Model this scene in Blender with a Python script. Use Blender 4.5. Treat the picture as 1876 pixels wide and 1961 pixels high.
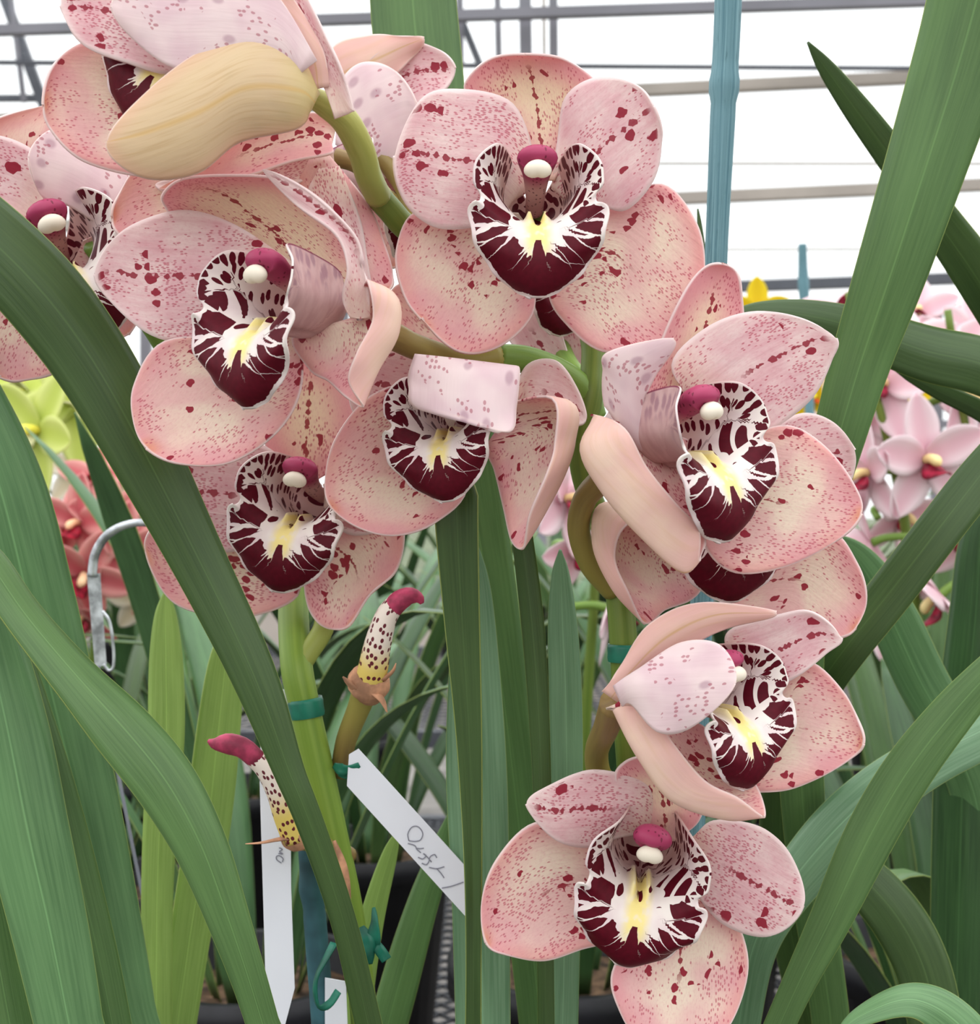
import bpy, math, random
import numpy as np
from mathutils import Matrix, Vector
from mathutils.bvhtree import BVHTree

for _o in list(bpy.data.objects):
    bpy.data.objects.remove(_o, do_unlink=True)

# ------------------------------------------------------------------ camera
F = 2577.0                      # focal length in photo pixels (1876 x 1961)
CZ = 1.30                       # camera height
sc = bpy.context.scene
COL = sc.collection
cam_d = bpy.data.cameras.new('camera')
cam_d.sensor_fit = 'HORIZONTAL'
cam_d.sensor_width = 36.0
cam_d.lens = 36.0 * F / 1876.0
cam_d.clip_start = 0.02
cam_d.dof.use_dof = True
cam_d.dof.focus_distance = 0.385
cam_d.dof.aperture_fstop = 30.0
cam = bpy.data.objects.new('camera', cam_d)
cam.location = (0, 0, CZ)
cam.rotation_euler = (math.pi / 2, 0, 0)
COL.objects.link(cam)
sc.camera = cam

# ------------------------------------------------------------------ sky: white overcast, brighter to the zenith
w = bpy.data.worlds.new('overcast_sky')
sc.world = w
w.use_nodes = True
nt = w.node_tree
nt.nodes.clear()
_tc = nt.nodes.new('ShaderNodeTexCoord')
_sp = nt.nodes.new('ShaderNodeSeparateXYZ')
nt.links.new(_tc.outputs['Generated'], _sp.inputs[0])
_mr = nt.nodes.new('ShaderNodeMapRange')
_mr.inputs['From Min'].default_value = 0.0
_mr.inputs['From Max'].default_value = 1.0
_mr.inputs['To Min'].default_value = 1.45
_mr.inputs['To Max'].default_value = 2.9
nt.links.new(_sp.outputs['Z'], _mr.inputs['Value'])
_bg = nt.nodes.new('ShaderNodeBackground')
_bg.inputs['Color'].default_value = (0.98, 0.99, 1.0, 1)
nt.links.new(_mr.outputs[0], _bg.inputs['Strength'])
_ow = nt.nodes.new('ShaderNodeOutputWorld')
nt.links.new(_bg.outputs[0], _ow.inputs[0])

sc.view_settings.view_transform = 'Standard'
sc.view_settings.look = 'None'
sc.view_settings.gamma = 1.0
sc.view_settings.use_curve_mapping = False
sc.view_settings.exposure = 0.0

# ------------------------------------------------------------------ helpers
rnd = random.Random(11)
def lin(c):
    r = []
    for v in c[:3]:
        v /= 255.0
        r.append(v / 12.92 if v <= 0.04045 else ((v + 0.055) / 1.055) ** 2.4)
    return (r[0], r[1], r[2], 1.0)

def pt(x, y, d):
    """photo pixel at depth d (metres in front of the camera) -> world point"""
    return np.array([(x - 938.0) / F * d, d, CZ - (y - 980.5) / F * d])

def cr(P, n):
    """Catmull-Rom through the points P (k x m), n samples, ends reflected"""
    P = np.asarray(P, float)
    k = len(P)
    if k == 2:
        t = np.linspace(0, 1, n)[:, None]
        return P[0] * (1 - t) + P[1] * t
    Q = np.vstack([2 * P[0] - P[1], P, 2 * P[-1] - P[-2]])
    s = np.linspace(0, k - 1, n)
    i = np.minimum(s.astype(int), k - 2)
    t = (s - i)[:, None]
    a, b, c, d = Q[i], Q[i + 1], Q[i + 2], Q[i + 3]
    return 0.5 * (2 * b + (c - a) * t + (2 * a - 5 * b + 4 * c - d) * t ** 2 + (3 * b - a - 3 * c + d) * t ** 3)

def crg(P, g0, g1, s):
    """Catmull-Rom with ghost end points, at parameters s in 0..k-1"""
    P = np.asarray(P, float)
    Q = np.vstack([g0, P, g1])
    k = len(P)
    i = np.minimum(s.astype(int), k - 2)
    t = (s - i)[:, None]
    a, b, c, d = Q[i], Q[i + 1], Q[i + 2], Q[i + 3]
    return 0.5 * (2 * b + (c - a) * t + (2 * a - 5 * b + 4 * c - d) * t ** 2 + (3 * b - a - 3 * c + d) * t ** 3)

def nrmz(v):
    return v / np.maximum(np.linalg.norm(v, axis=-1, keepdims=True), 1e-9)

def link(name, me, parent=None):
    o = bpy.data.objects.new(name, me)
    COL.objects.link(o)
    if parent is not None:
        o.parent = parent
        if parent.type == 'EMPTY' and parent.get('_w'):
            o.matrix_parent_inverse = Matrix.Translation(-parent.location)
    return o

def thing(name, label, cat, loc, group=None):
    o = bpy.data.objects.new(name, None)
    o.empty_display_size = 0.02
    COL.objects.link(o)
    o.location = Vector([float(v) for v in loc])
    o['label'] = label
    o['category'] = cat
    o['_w'] = 1
    if group:
        o['group'] = group
    return o

def struct(name, loc=(0, 0, 0)):
    o = bpy.data.objects.new(name, None)
    COL.objects.link(o)
    o.location = loc
    o['kind'] = 'structure'
    o['_w'] = 1
    return o

def tag(o, label, cat, group=None):
    o['label'] = label
    o['category'] = cat
    if group:
        o['group'] = group
    return o

def mk(name, V, faces, mats, uvs=None, mi=None, smooth=True):
    me = bpy.data.meshes.new(name)
    me.from_pydata([tuple(map(float, v)) for v in V], [], [tuple(int(i) for i in f) for f in faces])
    for m in mats:
        me.materials.append(m)
    if mi is not None:
        me.polygons.foreach_set('material_index', np.asarray(mi, np.int32))
    if smooth:
        me.polygons.foreach_set('use_smooth', np.ones(len(me.polygons), bool))
    if uvs:
        li = np.zeros(len(me.loops), np.int32)
        me.loops.foreach_get('vertex_index', li)
        for k, a in uvs.items():
            l = me.uv_layers.new(name=k)
            l.data.foreach_set('uv', np.asarray(a, np.float32)[li].ravel())
    me.update()
    return me

def shell(name, P, thick, mats, uvs=None):
    """P: grid (nv, nu, 3); front side looks along du x dv. Returns a closed thin sheet."""
    nv, nu = P.shape[:2]
    du = np.gradient(P, axis=1)
    dv = np.gradient(P, axis=0)
    N = np.cross(du, dv)
    ln = np.linalg.norm(N, axis=-1)
    for i in range(nv):
        if ln[i].max() < 1e-12 or i == nv - 1:
            N[i] = N[i - 1]
    N = nrmz(N)
    for i in range(nv):
        bad = np.linalg.norm(N[i], axis=-1) < 0.5
        if bad.any() and not bad.all():
            N[i][bad] = N[i][~bad].mean(0)
    B = P - N * thick
    V = np.vstack([P.reshape(-1, 3), B.reshape(-1, 3)])
    n = nv * nu
    f = []
    mi = []
    for i in range(nv - 1):
        for j in range(nu - 1):
            a, b, c, d = i * nu + j, i * nu + j + 1, (i + 1) * nu + j + 1, (i + 1) * nu + j
            f.append((a, b, c, d)); mi.append(0)
            f.append((n + d, n + c, n + b, n + a)); mi.append(1)
    for i in range(nv - 1):
        a, d = i * nu, (i + 1) * nu
        f.append((a, d, n + d, n + a)); mi.append(0)
        a, d = i * nu + nu - 1, (i + 1) * nu + nu - 1
        f.append((d, a, n + a, n + d)); mi.append(0)
    for j in range(nu - 1):
        f.append((j + 1, j, n + j, n + j + 1)); mi.append(0)
        a = (nv - 1) * nu + j
        f.append((a, a + 1, n + a + 1, n + a)); mi.append(0)
    if uvs:
        uvs = {k: np.vstack([a.reshape(-1, 2)] * 2) for k, a in uvs.items()}
    return mk(name, V, f, mats, uvs, mi)

def tube_mesh(name, C, R, mat, ns=14, caps=True):
    """C (n,3) centre line, R (n,) or (n,2) radii"""
    C = np.asarray(C, float)
    R = np.asarray(R, float)
    if R.ndim == 1:
        R = np.stack([R, R], 1)
    n = len(C)
    T = nrmz(np.gradient(C, axis=0))
    up = np.array([0, 0, 1.0]) if abs(T[0][2]) < 0.8 else np.array([1.0, 0, 0])
    a = np.cross(T[0], up); a /= np.linalg.norm(a)
    V = []
    uv = []
    L = np.concatenate([[0], np.cumsum(np.linalg.norm(np.diff(C, axis=0), axis=1))])
    for i in range(n):
        a = a - T[i] * a.dot(T[i]); a /= np.linalg.norm(a)
        b = np.cross(T[i], a)
        for k in range(ns):
            th = 2 * math.pi * k / ns
            V.append(C[i] + a * math.cos(th) * R[i][0] + b * math.sin(th) * R[i][1])
            uv.append((k / ns, L[i] / max(L[-1], 1e-6)))
    f = []
    for i in range(n - 1):
        for k in range(ns):
            f.append((i * ns + k, i * ns + (k + 1) % ns, (i + 1) * ns + (k + 1) % ns, (i + 1) * ns + k))
    if caps:
        f.append(tuple(range(ns - 1, -1, -1)))
        f.append(tuple((n - 1) * ns + k for k in range(ns)))
    return mk(name, V, f, [mat], {'nrm': np.array(uv)})

def tube(name, path, mat, parent, ns=14, n=None):
    """path: (x, y, depth, radius px)"""
    P = cr(path, n or max(8, len(path) * 6))
    C = np.array([pt(p[0], p[1], p[2]) for p in P])
    R = P[:, 3] * P[:, 2] / F
    return link(name, tube_mesh(name, C, R, mat, ns), parent)

def wtube(name, path, mat, parent, ns=8, n=None):
    """path in world: (x, y, z, radius m)"""
    P = cr(path, n or max(6, len(path) * 5))
    return link(name, tube_mesh(name, P[:, :3], P[:, 3], mat, ns), parent)

def box_mesh(name, c, s, mat, R=None):
    V = []
    for sx in (-.5, .5):
        for sy in (-.5, .5):
            for sz in (-.5, .5):
                v = Vector((sx * s[0], sy * s[1], sz * s[2]))
                if R is not None:
                    v = R @ v
                V.append((v.x + c[0], v.y + c[1], v.z + c[2]))
    f = [(0, 1, 3, 2), (4, 6, 7, 5), (0, 4, 5, 1), (2, 3, 7, 6), (0, 2, 6, 4), (1, 5, 7, 3)]
    return mk(name, V, f, [mat], smooth=False)

def bar_mesh(name, A, B, w, h, mat):
    A, B = np.asarray(A, float), np.asarray(B, float)
    d = nrmz(B - A)
    up = np.array([0, 0, 1.0])
    if abs(d[2]) > .95:
        up = np.array([0, 1.0, 0])
    s = nrmz(np.cross(d, up)); u = np.cross(s, d)
    V = []
    for P in (A, B):
        for i, j in ((-1, -1), (1, -1), (1, 1), (-1, 1)):
            V.append(P + s * i * w / 2 + u * j * h / 2)
    f = [(0, 3, 2, 1), (4, 5, 6, 7), (0, 1, 5, 4), (1, 2, 6, 5), (2, 3, 7, 6), (3, 0, 4, 7)]
    return mk(name, V, f, [mat], smooth=False)

def lathe_mesh(name, prof, c, mat, ns=28):
    V = []; f = []
    for r, z in prof:
        for k in range(ns):
            th = 2 * math.pi * k / ns
            V.append((c[0] + r * math.cos(th), c[1] + r * math.sin(th), c[2] + z))
    for i in range(len(prof) - 1):
        for k in range(ns):
            f.append((i * ns + k, i * ns + (k + 1) % ns, (i + 1) * ns + (k + 1) % ns, (i + 1) * ns + k))
    return mk(name, V, f, [mat])

# ------------------------------------------------------------------ node helper
class G:
    def __init__(s, name):
        s.mat = bpy.data.materials.new(name)
        s.mat.use_nodes = True
        s.t = s.mat.node_tree
        s.t.nodes.clear()
    def _in(s, sock, v):
        if v is None:
            return
        if isinstance(v, bpy.types.NodeSocket):
            s.t.links.new(v, sock)
        elif isinstance(v, tuple) and len(v) == 3 and sock.type == 'RGBA':
            sock.default_value = lin(v)
        else:
            sock.default_value = v
    def n(s, typ, ins=None, out=0, **pr):
        nd = s.t.nodes.new('ShaderNode' + typ)
        for k, v in pr.items():
            setattr(nd, k, v)
        for k, v in (ins or {}).items():
            s._in(nd.inputs[k], v)
        return nd.outputs[out]
    def m(s, op, a, b=0.0, c=0.0, clamp=False):
        return s.n('Math', {0: a, 1: b, 2: c}, operation=op, use_clamp=clamp)
    def ss(s, v, a, b, lo=0.0, hi=1.0):
        return s.n('MapRange', {0: v, 1: a, 2: b, 3: lo, 4: hi}, interpolation_type='SMOOTHSTEP')
    def mix(s, f, a, b, mode='MIX'):
        nd = s.t.nodes.new('ShaderNodeMix')
        nd.data_type = 'RGBA'; nd.blend_type = mode
        s._in(nd.inputs[0], f); s._in(nd.inputs[6], a); s._in(nd.inputs[7], b)
        return nd.outputs[2]
    def uv(s, name):
        return s.n('UVMap', uv_map=name)
    def xy(s, v):
        nd = s.t.nodes.new('ShaderNodeSeparateXYZ')
        s.t.links.new(v, nd.inputs[0])
        return nd.outputs[0], nd.outputs[1]
    def comb(s, x, y, z=0.0):
        return s.n('CombineXYZ', {0: x, 1: y, 2: z})
    def noise(s, vec, scale, detail=2.0, rough=.5):
        return s.n('TexNoise', {'Vector': vec, 'Scale': scale, 'Detail': detail, 'Roughness': rough})
    def vor(s, vec, scale, feature='F1', rnd=1.0):
        nd = s.t.nodes.new('ShaderNodeTexVoronoi')
        nd.voronoi_dimensions = '2D'
        nd.feature = feature
        s._in(nd.inputs['Vector'], vec)
        nd.inputs['Scale'].default_value = scale
        nd.inputs['Randomness'].default_value = rnd
        return nd
    def scale(s, v, x, y, z=1.0):
        return s.n('VectorMath', {0: v, 1: (x, y, z)}, operation='MULTIPLY')
    def add(s, v, w):
        return s.n('VectorMath', {0: v, 1: w}, operation='ADD')
    def done(s, col, rough=.5, trans=0.0, tcol=None, spec=.3, bump=None, bstr=.2, bdist=.001, metal=0.0, sheen=0.0):
        nd = s.t.nodes.new('ShaderNodeBsdfPrincipled')
        s._in(nd.inputs['Base Color'], col)
        s._in(nd.inputs['Roughness'], rough)
        nd.inputs['Specular IOR Level'].default_value = spec
        nd.inputs['Metallic'].default_value = metal
        if bump is not None:
            b = s.n('Bump', {'Height': bump, 'Strength': bstr, 'Distance': bdist})
            s.t.links.new(b, nd.inputs['Normal'])
        o = nd.outputs[0]
        if trans > 0:
            tr = s.n('BsdfTranslucent', {'Color': tcol if tcol is not None else col})
            mx = s.t.nodes.new('ShaderNodeMixShader')
            mx.inputs[0].default_value = trans
            s.t.links.new(o, mx.inputs[1]); s.t.links.new(tr, mx.inputs[2])
            o = mx.outputs[0]
        om = s.t.nodes.new('ShaderNodeOutputMaterial')
        s.t.links.new(o, om.inputs[0])
        return s.mat

def plain(name, col, rough=.5, trans=0.0, spec=.3, var=0.12, nscale=30.0, metal=0.0):
    g = G(name)
    p = g.n('TexCoord', out=3)
    nz = g.noise(p, nscale, 3.0)
    c = g.mix(g.ss(nz, .3, .7), tuple(v * (1 - var) for v in col), tuple(min(255, v * (1 + var)) for v in col))
    return g.done(c, rough, trans, spec=spec, metal=metal)

# ------------------------------------------------------------------ petal materials
MAROON = (84, 6, 26)
SPOT = (150, 26, 54)
def petal_front(name, kind):
    g = G(name)
    met, nr, eg = g.uv('met'), g.uv('nrm'), g.uv('edg')
    u, v = g.xy(nr)
    ed, arc = g.xy(eg)
    mx, my = g.xy(met)
    um = g.m('SUBTRACT', u, .5)
    au = g.m('ABSOLUTE', um)
    n1 = g.noise(met, 1.3, 3.0)
    st = g.noise(g.scale(met, 7.0, .9), 1.0, 3.0)
    fine = g.noise(g.scale(met, 30.0, 12.0), 1.0, 3.0, .6)
    if kind == 'petal':
        c = g.mix(g.ss(n1, .3, .72), (244, 222, 219), (232, 190, 195))
        c = g.mix(g.m('MULTIPLY', g.ss(st, .4, .75), .35), c, (212, 138, 154))
        c = g.mix(g.m('MULTIPLY', g.ss(v, .35, .05), .6), c, (238, 218, 196))
    elif kind == 'sepal':
        body = g.mix(g.ss(n1, .3, .7), (242, 212, 198), (234, 184, 184))
        cen = g.m('MULTIPLY', g.ss(ed, .12, .75), g.ss(v, 1.0, .55))
        c = g.mix(cen, body, (242, 227, 208))
        c = g.mix(g.m('MULTIPLY', g.ss(ed, .40, .04), .55), c, (230, 156, 152))
        pk = g.m('MULTIPLY', g.ss(g.noise(g.add(met, (3, 1, 0)), .9, 1.0), .42, .62), .5)
        c = g.mix(pk, c, (228, 162, 174))
        c = g.mix(g.m('MULTIPLY', g.m('MULTIPLY', g.ss(v, .90, 1.0), g.ss(g.m('ABSOLUTE', mx), .30, .05)), .7), c, (226, 150, 104))
    else:
        c = g.mix(g.ss(ed, .1, .8), (234, 172, 176), (246, 230, 200))
        c = g.mix(g.m('MULTIPLY', g.ss(v, .62, .92), .8), c, (230, 160, 170))
    # fine mottling
    c = g.mix(g.m('MULTIPLY', g.ss(fine, .45, .75), .30), c, (212, 130, 150))
    # speckle, in drifts
    drift = g.noise(g.add(g.scale(met, 1.0, .55), (5.2, 1.3, 0)), 1.25, 2.0)
    dv = g.m('MULTIPLY', g.ss(drift, .38, .68), g.ss(ed, .02, .14))
    vs = g.vor(g.scale(met, 1.0, .5), 24.0)
    cellr, _ = g.xy(vs.outputs['Color'])
    on = g.m('LESS_THAN', cellr, g.m('MULTIPLY', dv, .85 if kind == 'petal' else .6))
    sp = g.m('MULTIPLY', g.ss(vs.outputs['Distance'], .46, .26), on)
    c = g.mix(g.m('MULTIPLY', sp, .72), c, (190, 76, 104))
    # spots
    wob = g.n('VectorMath', {0: g.n('TexNoise', {'Vector': met, 'Scale': 5.0}, out=1), 1: (.16, .16, 0)}, operation='MULTIPLY')
    mw = g.add(met, wob)
    vb = g.vor(g.scale(mw, 1.0, .7), 4.4 if kind == 'petal' else 6.0)
    cr_, cg_ = g.xy(vb.outputs['Color'])
    if kind == 'petal':
        zone = g.m('MULTIPLY', g.ss(v, .60, .78), g.ss(ed, .05, .12))
        thr = g.m('MULTIPLY', zone, .22)
        thr = g.m('ADD', thr, .008)
        r0 = .34
    elif kind == 'sepal':
        dz = g.noise(g.add(met, (1.7, 8.2, 0)), 1.1, 1.0)
        zone = g.m('MULTIPLY', g.ss(v, .62, .40), g.ss(dz, .46, .60))
        thr = g.m('ADD', g.m('MULTIPLY', zone, .55), .006)
        r0 = .36
    else:
        zone = g.m('MULTIPLY', g.ss(au, .22, .08), g.ss(v, .9, .6))
        thr = g.m('MULTIPLY', zone, .16)
        r0 = .3
    on = g.m('LESS_THAN', cr_, thr)
    rr = g.m('ADD', r0 - .08, g.m('MULTIPLY', cg_, .22))
    sp = g.m('MULTIPLY', g.m('LESS_THAN', vb.outputs['Distance'], rr), on)
    c = g.mix(sp, c, SPOT)
    # broken streak along the midrib
    wv = g.noise(g.scale(met, .2, 3.0), 1.0, 2.0)
    off = g.m('MULTIPLY', g.m('SUBTRACT', wv, .5), .08)
    dm = g.m('ABSOLUTE', g.m('ADD', mx, off))
    wid = {'petal': .075, 'sepal': .05, 'dorsal': .06}[kind]
    blob = g.noise(g.add(g.scale(met, 2.5, 5.5), (2, 9, 0)), 1.0, 2.0)
    wdt = g.m('MULTIPLY', g.ss(blob, .40, .66), wid)
    rng = {'petal': (.28, .45, .97, .90), 'sepal': (.05, .12, .6, .4), 'dorsal': (.1, .2, .85, .75)}[kind]
    lm = g.m('MULTIPLY', g.m('LESS_THAN', dm, wdt), g.m('MULTIPLY', g.ss(v, rng[0], rng[1]), g.ss(v, rng[2], rng[3])))
    c = g.mix(g.m('MULTIPLY', lm, .95), c, SPOT)
    # white margin
    rim = g.ss(ed, {'petal': .13, 'sepal': .05, 'dorsal': .05}[kind], 0.0)
    c = g.mix(g.m('MULTIPLY', rim, .85), c, (246, 230, 228))
    return g.done(c, .5, .30, tcol=g.mix(.35, c, (246, 214, 206)), spec=.22, bump=g.noise(g.scale(met, 14., 1.4), 1.0, 2.0), bstr=.25, bdist=.0006)

def petal_back(name, kind):
    g = G(name)
    met, nr, eg = g.uv('met'), g.uv('nrm'), g.uv('edg')
    u, v = g.xy(nr)
    ed, arc = g.xy(eg)
    n1 = g.noise(met, 1.2, 2.0)
    st = g.noise(g.scale(met, 9.0, .7), 1.0, 3.0)
    if kind == 'petal':
        c = g.mix(g.ss(n1, .3, .7), (240, 222, 222), (230, 204, 210))
        vb = g.vor(g.scale(met, 1.0, .7), 2.6)
        cr_, _ = g.xy(vb.outputs['Color'])
        sp = g.m('MULTIPLY', g.ss(vb.outputs['Distance'], .30, .12), g.m('LESS_THAN', cr_, .3))
        c = g.mix(g.m('MULTIPLY', sp, .5), c, (168, 122, 144))
        vs = g.vor(g.scale(met, 1.0, .7), 12.0)
        c2, _ = g.xy(vs.outputs['Color'])
        dr = g.ss(g.noise(met, 1.0, 1.0), .5, .62)
        sp2 = g.m('MULTIPLY', g.ss(vs.outputs['Distance'], .4, .3), g.m('LESS_THAN', c2, g.m('MULTIPLY', dr, .35)))
        c = g.mix(g.m('MULTIPLY', sp2, .6), c, (170, 70, 92))
    else:
        c = g.mix(g.ss(n1, .3, .7), (242, 214, 194), (236, 200, 188))
        c = g.mix(g.m('MULTIPLY', g.ss(ed, .55, .05), .7), c, (236, 188, 182))
        c = g.mix(g.m('MULTIPLY', g.ss(st, .45, .75), .3), c, (224, 188, 146))
        if kind == 'tan':
            c = g.mix(.85, c, (216, 194, 152))
            c = g.mix(g.m('MULTIPLY', g.ss(g.noise(g.scale(met, 16., .8), 1.0, 2.0), .45, .75), .35), c, (186, 152, 100))
            c = g.mix(g.m('MULTIPLY', g.ss(v, .28, .02), .8), c, (206, 190, 130))
            c = g.mix(g.m('MULTIPLY', g.ss(ed, .35, .0), .5), c, (228, 184, 158))
        mrib = g.m('ABSOLUTE', g.m('SUBTRACT', u, .5))
        c = g.mix(g.m('MULTIPLY', g.ss(mrib, .05, .0), .55), c, (214, 176, 104))
    c = g.mix(g.m('MULTIPLY', g.ss(ed, .05, .0), .7), c, (246, 226, 220))
    return g.done(c, .5, .28, spec=.22, bump=st, bstr=.2, bdist=.0006)

def lip_front(name):
    g = G(name)
    loc, eg = g.uv('loc'), g.uv('edg')
    X, Y = g.xy(loc)          # template x, y in 100 px; y down
    ed, arc = g.xy(eg)        # distance from margin, arc along margin
    Y = g.m('ADD', Y, 0.0)
    ax = g.m('ABSOLUTE', X)
    s, t = g.xy(g.uv('nrm'))
    mid = g.m('GREATER_THAN', t, .475)   # 1 on the midlobe, 0 on the side lobes and throat
    wn = g.n('TexNoise', {'Vector': g.comb(arc, ed), 'Scale': 4.0, 'Detail': 1.0}, out=1)
    wob = g.n('VectorMath', {0: wn, 1: (.14, .10, 0)}, operation='MULTIPLY')
    c = g.mix(g.ss(g.noise(loc, 2.0), .3, .7), (234, 225, 218), (222, 203, 204))
    # throat
    thr = g.ss(t, .36, .16)
    c = g.mix(g.m('MULTIPLY', thr, .8), c, (186, 138, 130))
    # yellow callus
    ye = g.m('MULTIPLY', g.ss(ax, .34, .10), g.m('MULTIPLY', g.ss(t, .22, .32), g.ss(t, .82, .66)))
    ye = g.m('MULTIPLY', ye, g.ss(g.noise(loc, 4.0), .25, .5))
    c = g.mix(g.m('MULTIPLY', ye, .95), c, (240, 222, 140))
    # midlobe: radial blotches that merge towards the tip
    p1 = g.add(g.comb(g.m('MULTIPLY', arc, 3.0), g.m('MULTIPLY', ed, .8)), wob)
    v1 = g.vor(p1, 1.0, 'DISTANCE_TO_EDGE')
    gap = g.ss(t, .60, .84, .10, .0)
    cells = g.m('GREATER_THAN', v1.outputs['Distance'], gap)
    depth = g.m('ADD', g.ss(t, .45, .8, .58, .80), g.m('MULTIPLY', g.m('SUBTRACT', g.noise(g.comb(g.m('MULTIPLY', arc, 5.0), 0.0), 1.0, 2.0), .5), 1.0))
    band = g.m('MULTIPLY', g.m('LESS_THAN', ed, depth), g.m('GREATER_THAN', ed, g.m('ADD', .035, g.m('MULTIPLY', g.noise(g.comb(arc, 0.0), 9.0), .09))))
    mk1 = g.m('MULTIPLY', g.m('MULTIPLY', cells, band), mid)
    bar = g.m('MULTIPLY', g.m('LESS_THAN', g.m('ADD', ax, g.m('MULTIPLY', g.noise(loc, 6.0), .05)), g.ss(Y, 1.0, 1.9, .06, .20)), g.m('GREATER_THAN', Y, 1.22))
    bar = g.m('MULTIPLY', bar, g.m('GREATER_THAN', ed, .06))
    mk1 = g.m('MAXIMUM', mk1, bar)
    # side lobes: rows of round to oblong spots, finer stripes deeper in
    p2 = g.add(g.comb(g.m('MULTIPLY', arc, 4.9), g.m('MULTIPLY', ed, 2.9)), wob)
    v2 = g.vor(p2, 1.0, 'F1', .6)
    g2 = g.ss(ed, .15, .9, .40, .30)
    sp2 = g.m('MULTIPLY', g.m('LESS_THAN', v2.outputs['Distance'], g2), g.m('GREATER_THAN', ed, .03))
    inn = g.m('LESS_THAN', ed, g.ss(t, .25, .46, 1.7, .75))
    mk2 = g.m('MULTIPLY', g.m('MULTIPLY', sp2, inn), g.m('LESS_THAN', t, .475))
    # a few spots on the white floor
    v3 = g.vor(g.add(loc, wob), 4.6)
    c3, _ = g.xy(v3.outputs['Color'])
    mk3 = g.m('MULTIPLY', g.m('LESS_THAN', v3.outputs['Distance'], .30), g.m('LESS_THAN', c3, g.m('MULTIPLY', g.m('MULTIPLY', g.ss(t, .36, .42), g.ss(t, .58, .52)), .45)))
    mk = g.m('MAXIMUM', g.m('MAXIMUM', mk1, mk2), mk3)
    c = g.mix(mk, c, g.mix(g.noise(loc, 9.0), (68, 2, 16), (94, 5, 28)))
    return g.done(c, .5, .10, spec=.16)

def lip_back(name):
    g = G(name)
    ed, arc = g.xy(g.uv('edg'))
    p2 = g.comb(g.m('MULTIPLY', arc, 4.6), g.m('MULTIPLY', ed, 2.3))
    v = g.vor(p2, 1.0, 'F1', .8)
    c = g.mix(g.ss(g.noise(p2, 1.0), .3, .7), (220, 186, 184), (206, 166, 166))
    sp = g.m('MULTIPLY', g.ss(v.outputs['Distance'], .5, .2), g.ss(ed, .75, .35))
    c = g.mix(g.m('MULTIPLY', sp, .6), c, (150, 104, 124))
    c = g.mix(g.ss(ed, .05, .015), c, (130, 50, 76))
    return g.done(c, .5, .22, spec=.2)

M = {}
for k in ('petal', 'sepal', 'dorsal'):
    M[k] = petal_front(k + '_spotted', k)
M['petal_b'] = petal_back('petal_outside', 'petal')
M['sepal_b'] = petal_back('sepal_outside', 'sepal')
M['tan_b'] = petal_back('sepal_outside_tan', 'tan')
M['lip'] = lip_front('lip_blotched')
M['lip_b'] = lip_back('lip_outside')

def column_mat():
    g = G('column_magenta')
    u, v = g.xy(g.uv('nrm'))
    p = g.n('TexCoord', out=3)
    c = g.mix(g.ss(v, .45, .72), (222, 178, 172), (168, 58, 96))
    vs = g.vor(p, .14)
    cc, _ = g.xy(vs.outputs['Color'])
    sp = g.m('MULTIPLY', g.m('LESS_THAN', vs.outputs['Distance'], .28), g.m('LESS_THAN', cc, .3))
    c = g.mix(g.m('MULTIPLY', sp, .7), c, (90, 10, 34))
    return g.done(c, .45, .1, spec=.3)
M['column'] = column_mat()
M['anther'] = plain('anther_ivory', (240, 230, 212), .5, .1, var=.03)

def leaf_mat(name, c1, c2, rough=.38, spec=.45, yellow=False):
    g = G(name)
    u, v = g.xy(g.uv('nrm'))
    st = g.noise(g.comb(g.m('MULTIPLY', u, 26.0), g.m('MULTIPLY', v, .7)), 1.0, 3.0, .6)
    big = g.noise(g.comb(g.m('MULTIPLY', u, 2.0), g.m('MULTIPLY', v, .5)), 1.0, 2.0)
    c = g.mix(g.ss(st, .3, .7), c1, c2)
    c = g.mix(g.m('MULTIPLY', g.ss(big, .35, .7), .35), c, tuple(min(255, x * 1.18) for x in c2))
    mr = g.m('ABSOLUTE', g.m('SUBTRACT', u, .5))
    c = g.mix(g.m('MULTIPLY', g.ss(mr, .016, .004), .4), c, tuple(min(255, x * 1.3 + 8) for x in c2))
    c = g.mix(g.m('MULTIPLY', g.ss(mr, .485, .50), .6), c, (176, 190, 104))
    return g.done(c, rough, .14, tcol=g.mix(.35, c, (150, 180, 60)), spec=spec, bump=st, bstr=.18, bdist=.0006)
M['leaf_dark'] = leaf_mat('leaf_dark', (54, 78, 38), (66, 90, 46))
M['leaf_mid'] = leaf_mat('leaf_mid', (74, 106, 58), (88, 120, 68))
M['leaf_light'] = leaf_mat('leaf_light', (80, 118, 74), (100, 138, 90))
M['leaf_yellow'] = leaf_mat('leaf_yellow', (128, 158, 76), (146, 174, 92))
M['leaf_blue'] = leaf_mat('leaf_blue', (92, 130, 94), (116, 150, 116))
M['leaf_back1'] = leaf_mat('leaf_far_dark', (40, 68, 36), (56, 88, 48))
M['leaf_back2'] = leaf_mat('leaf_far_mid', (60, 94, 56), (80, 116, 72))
M['leaf_straw'] = leaf_mat('leaf_straw', (176, 160, 70), (200, 180, 90))

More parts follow.
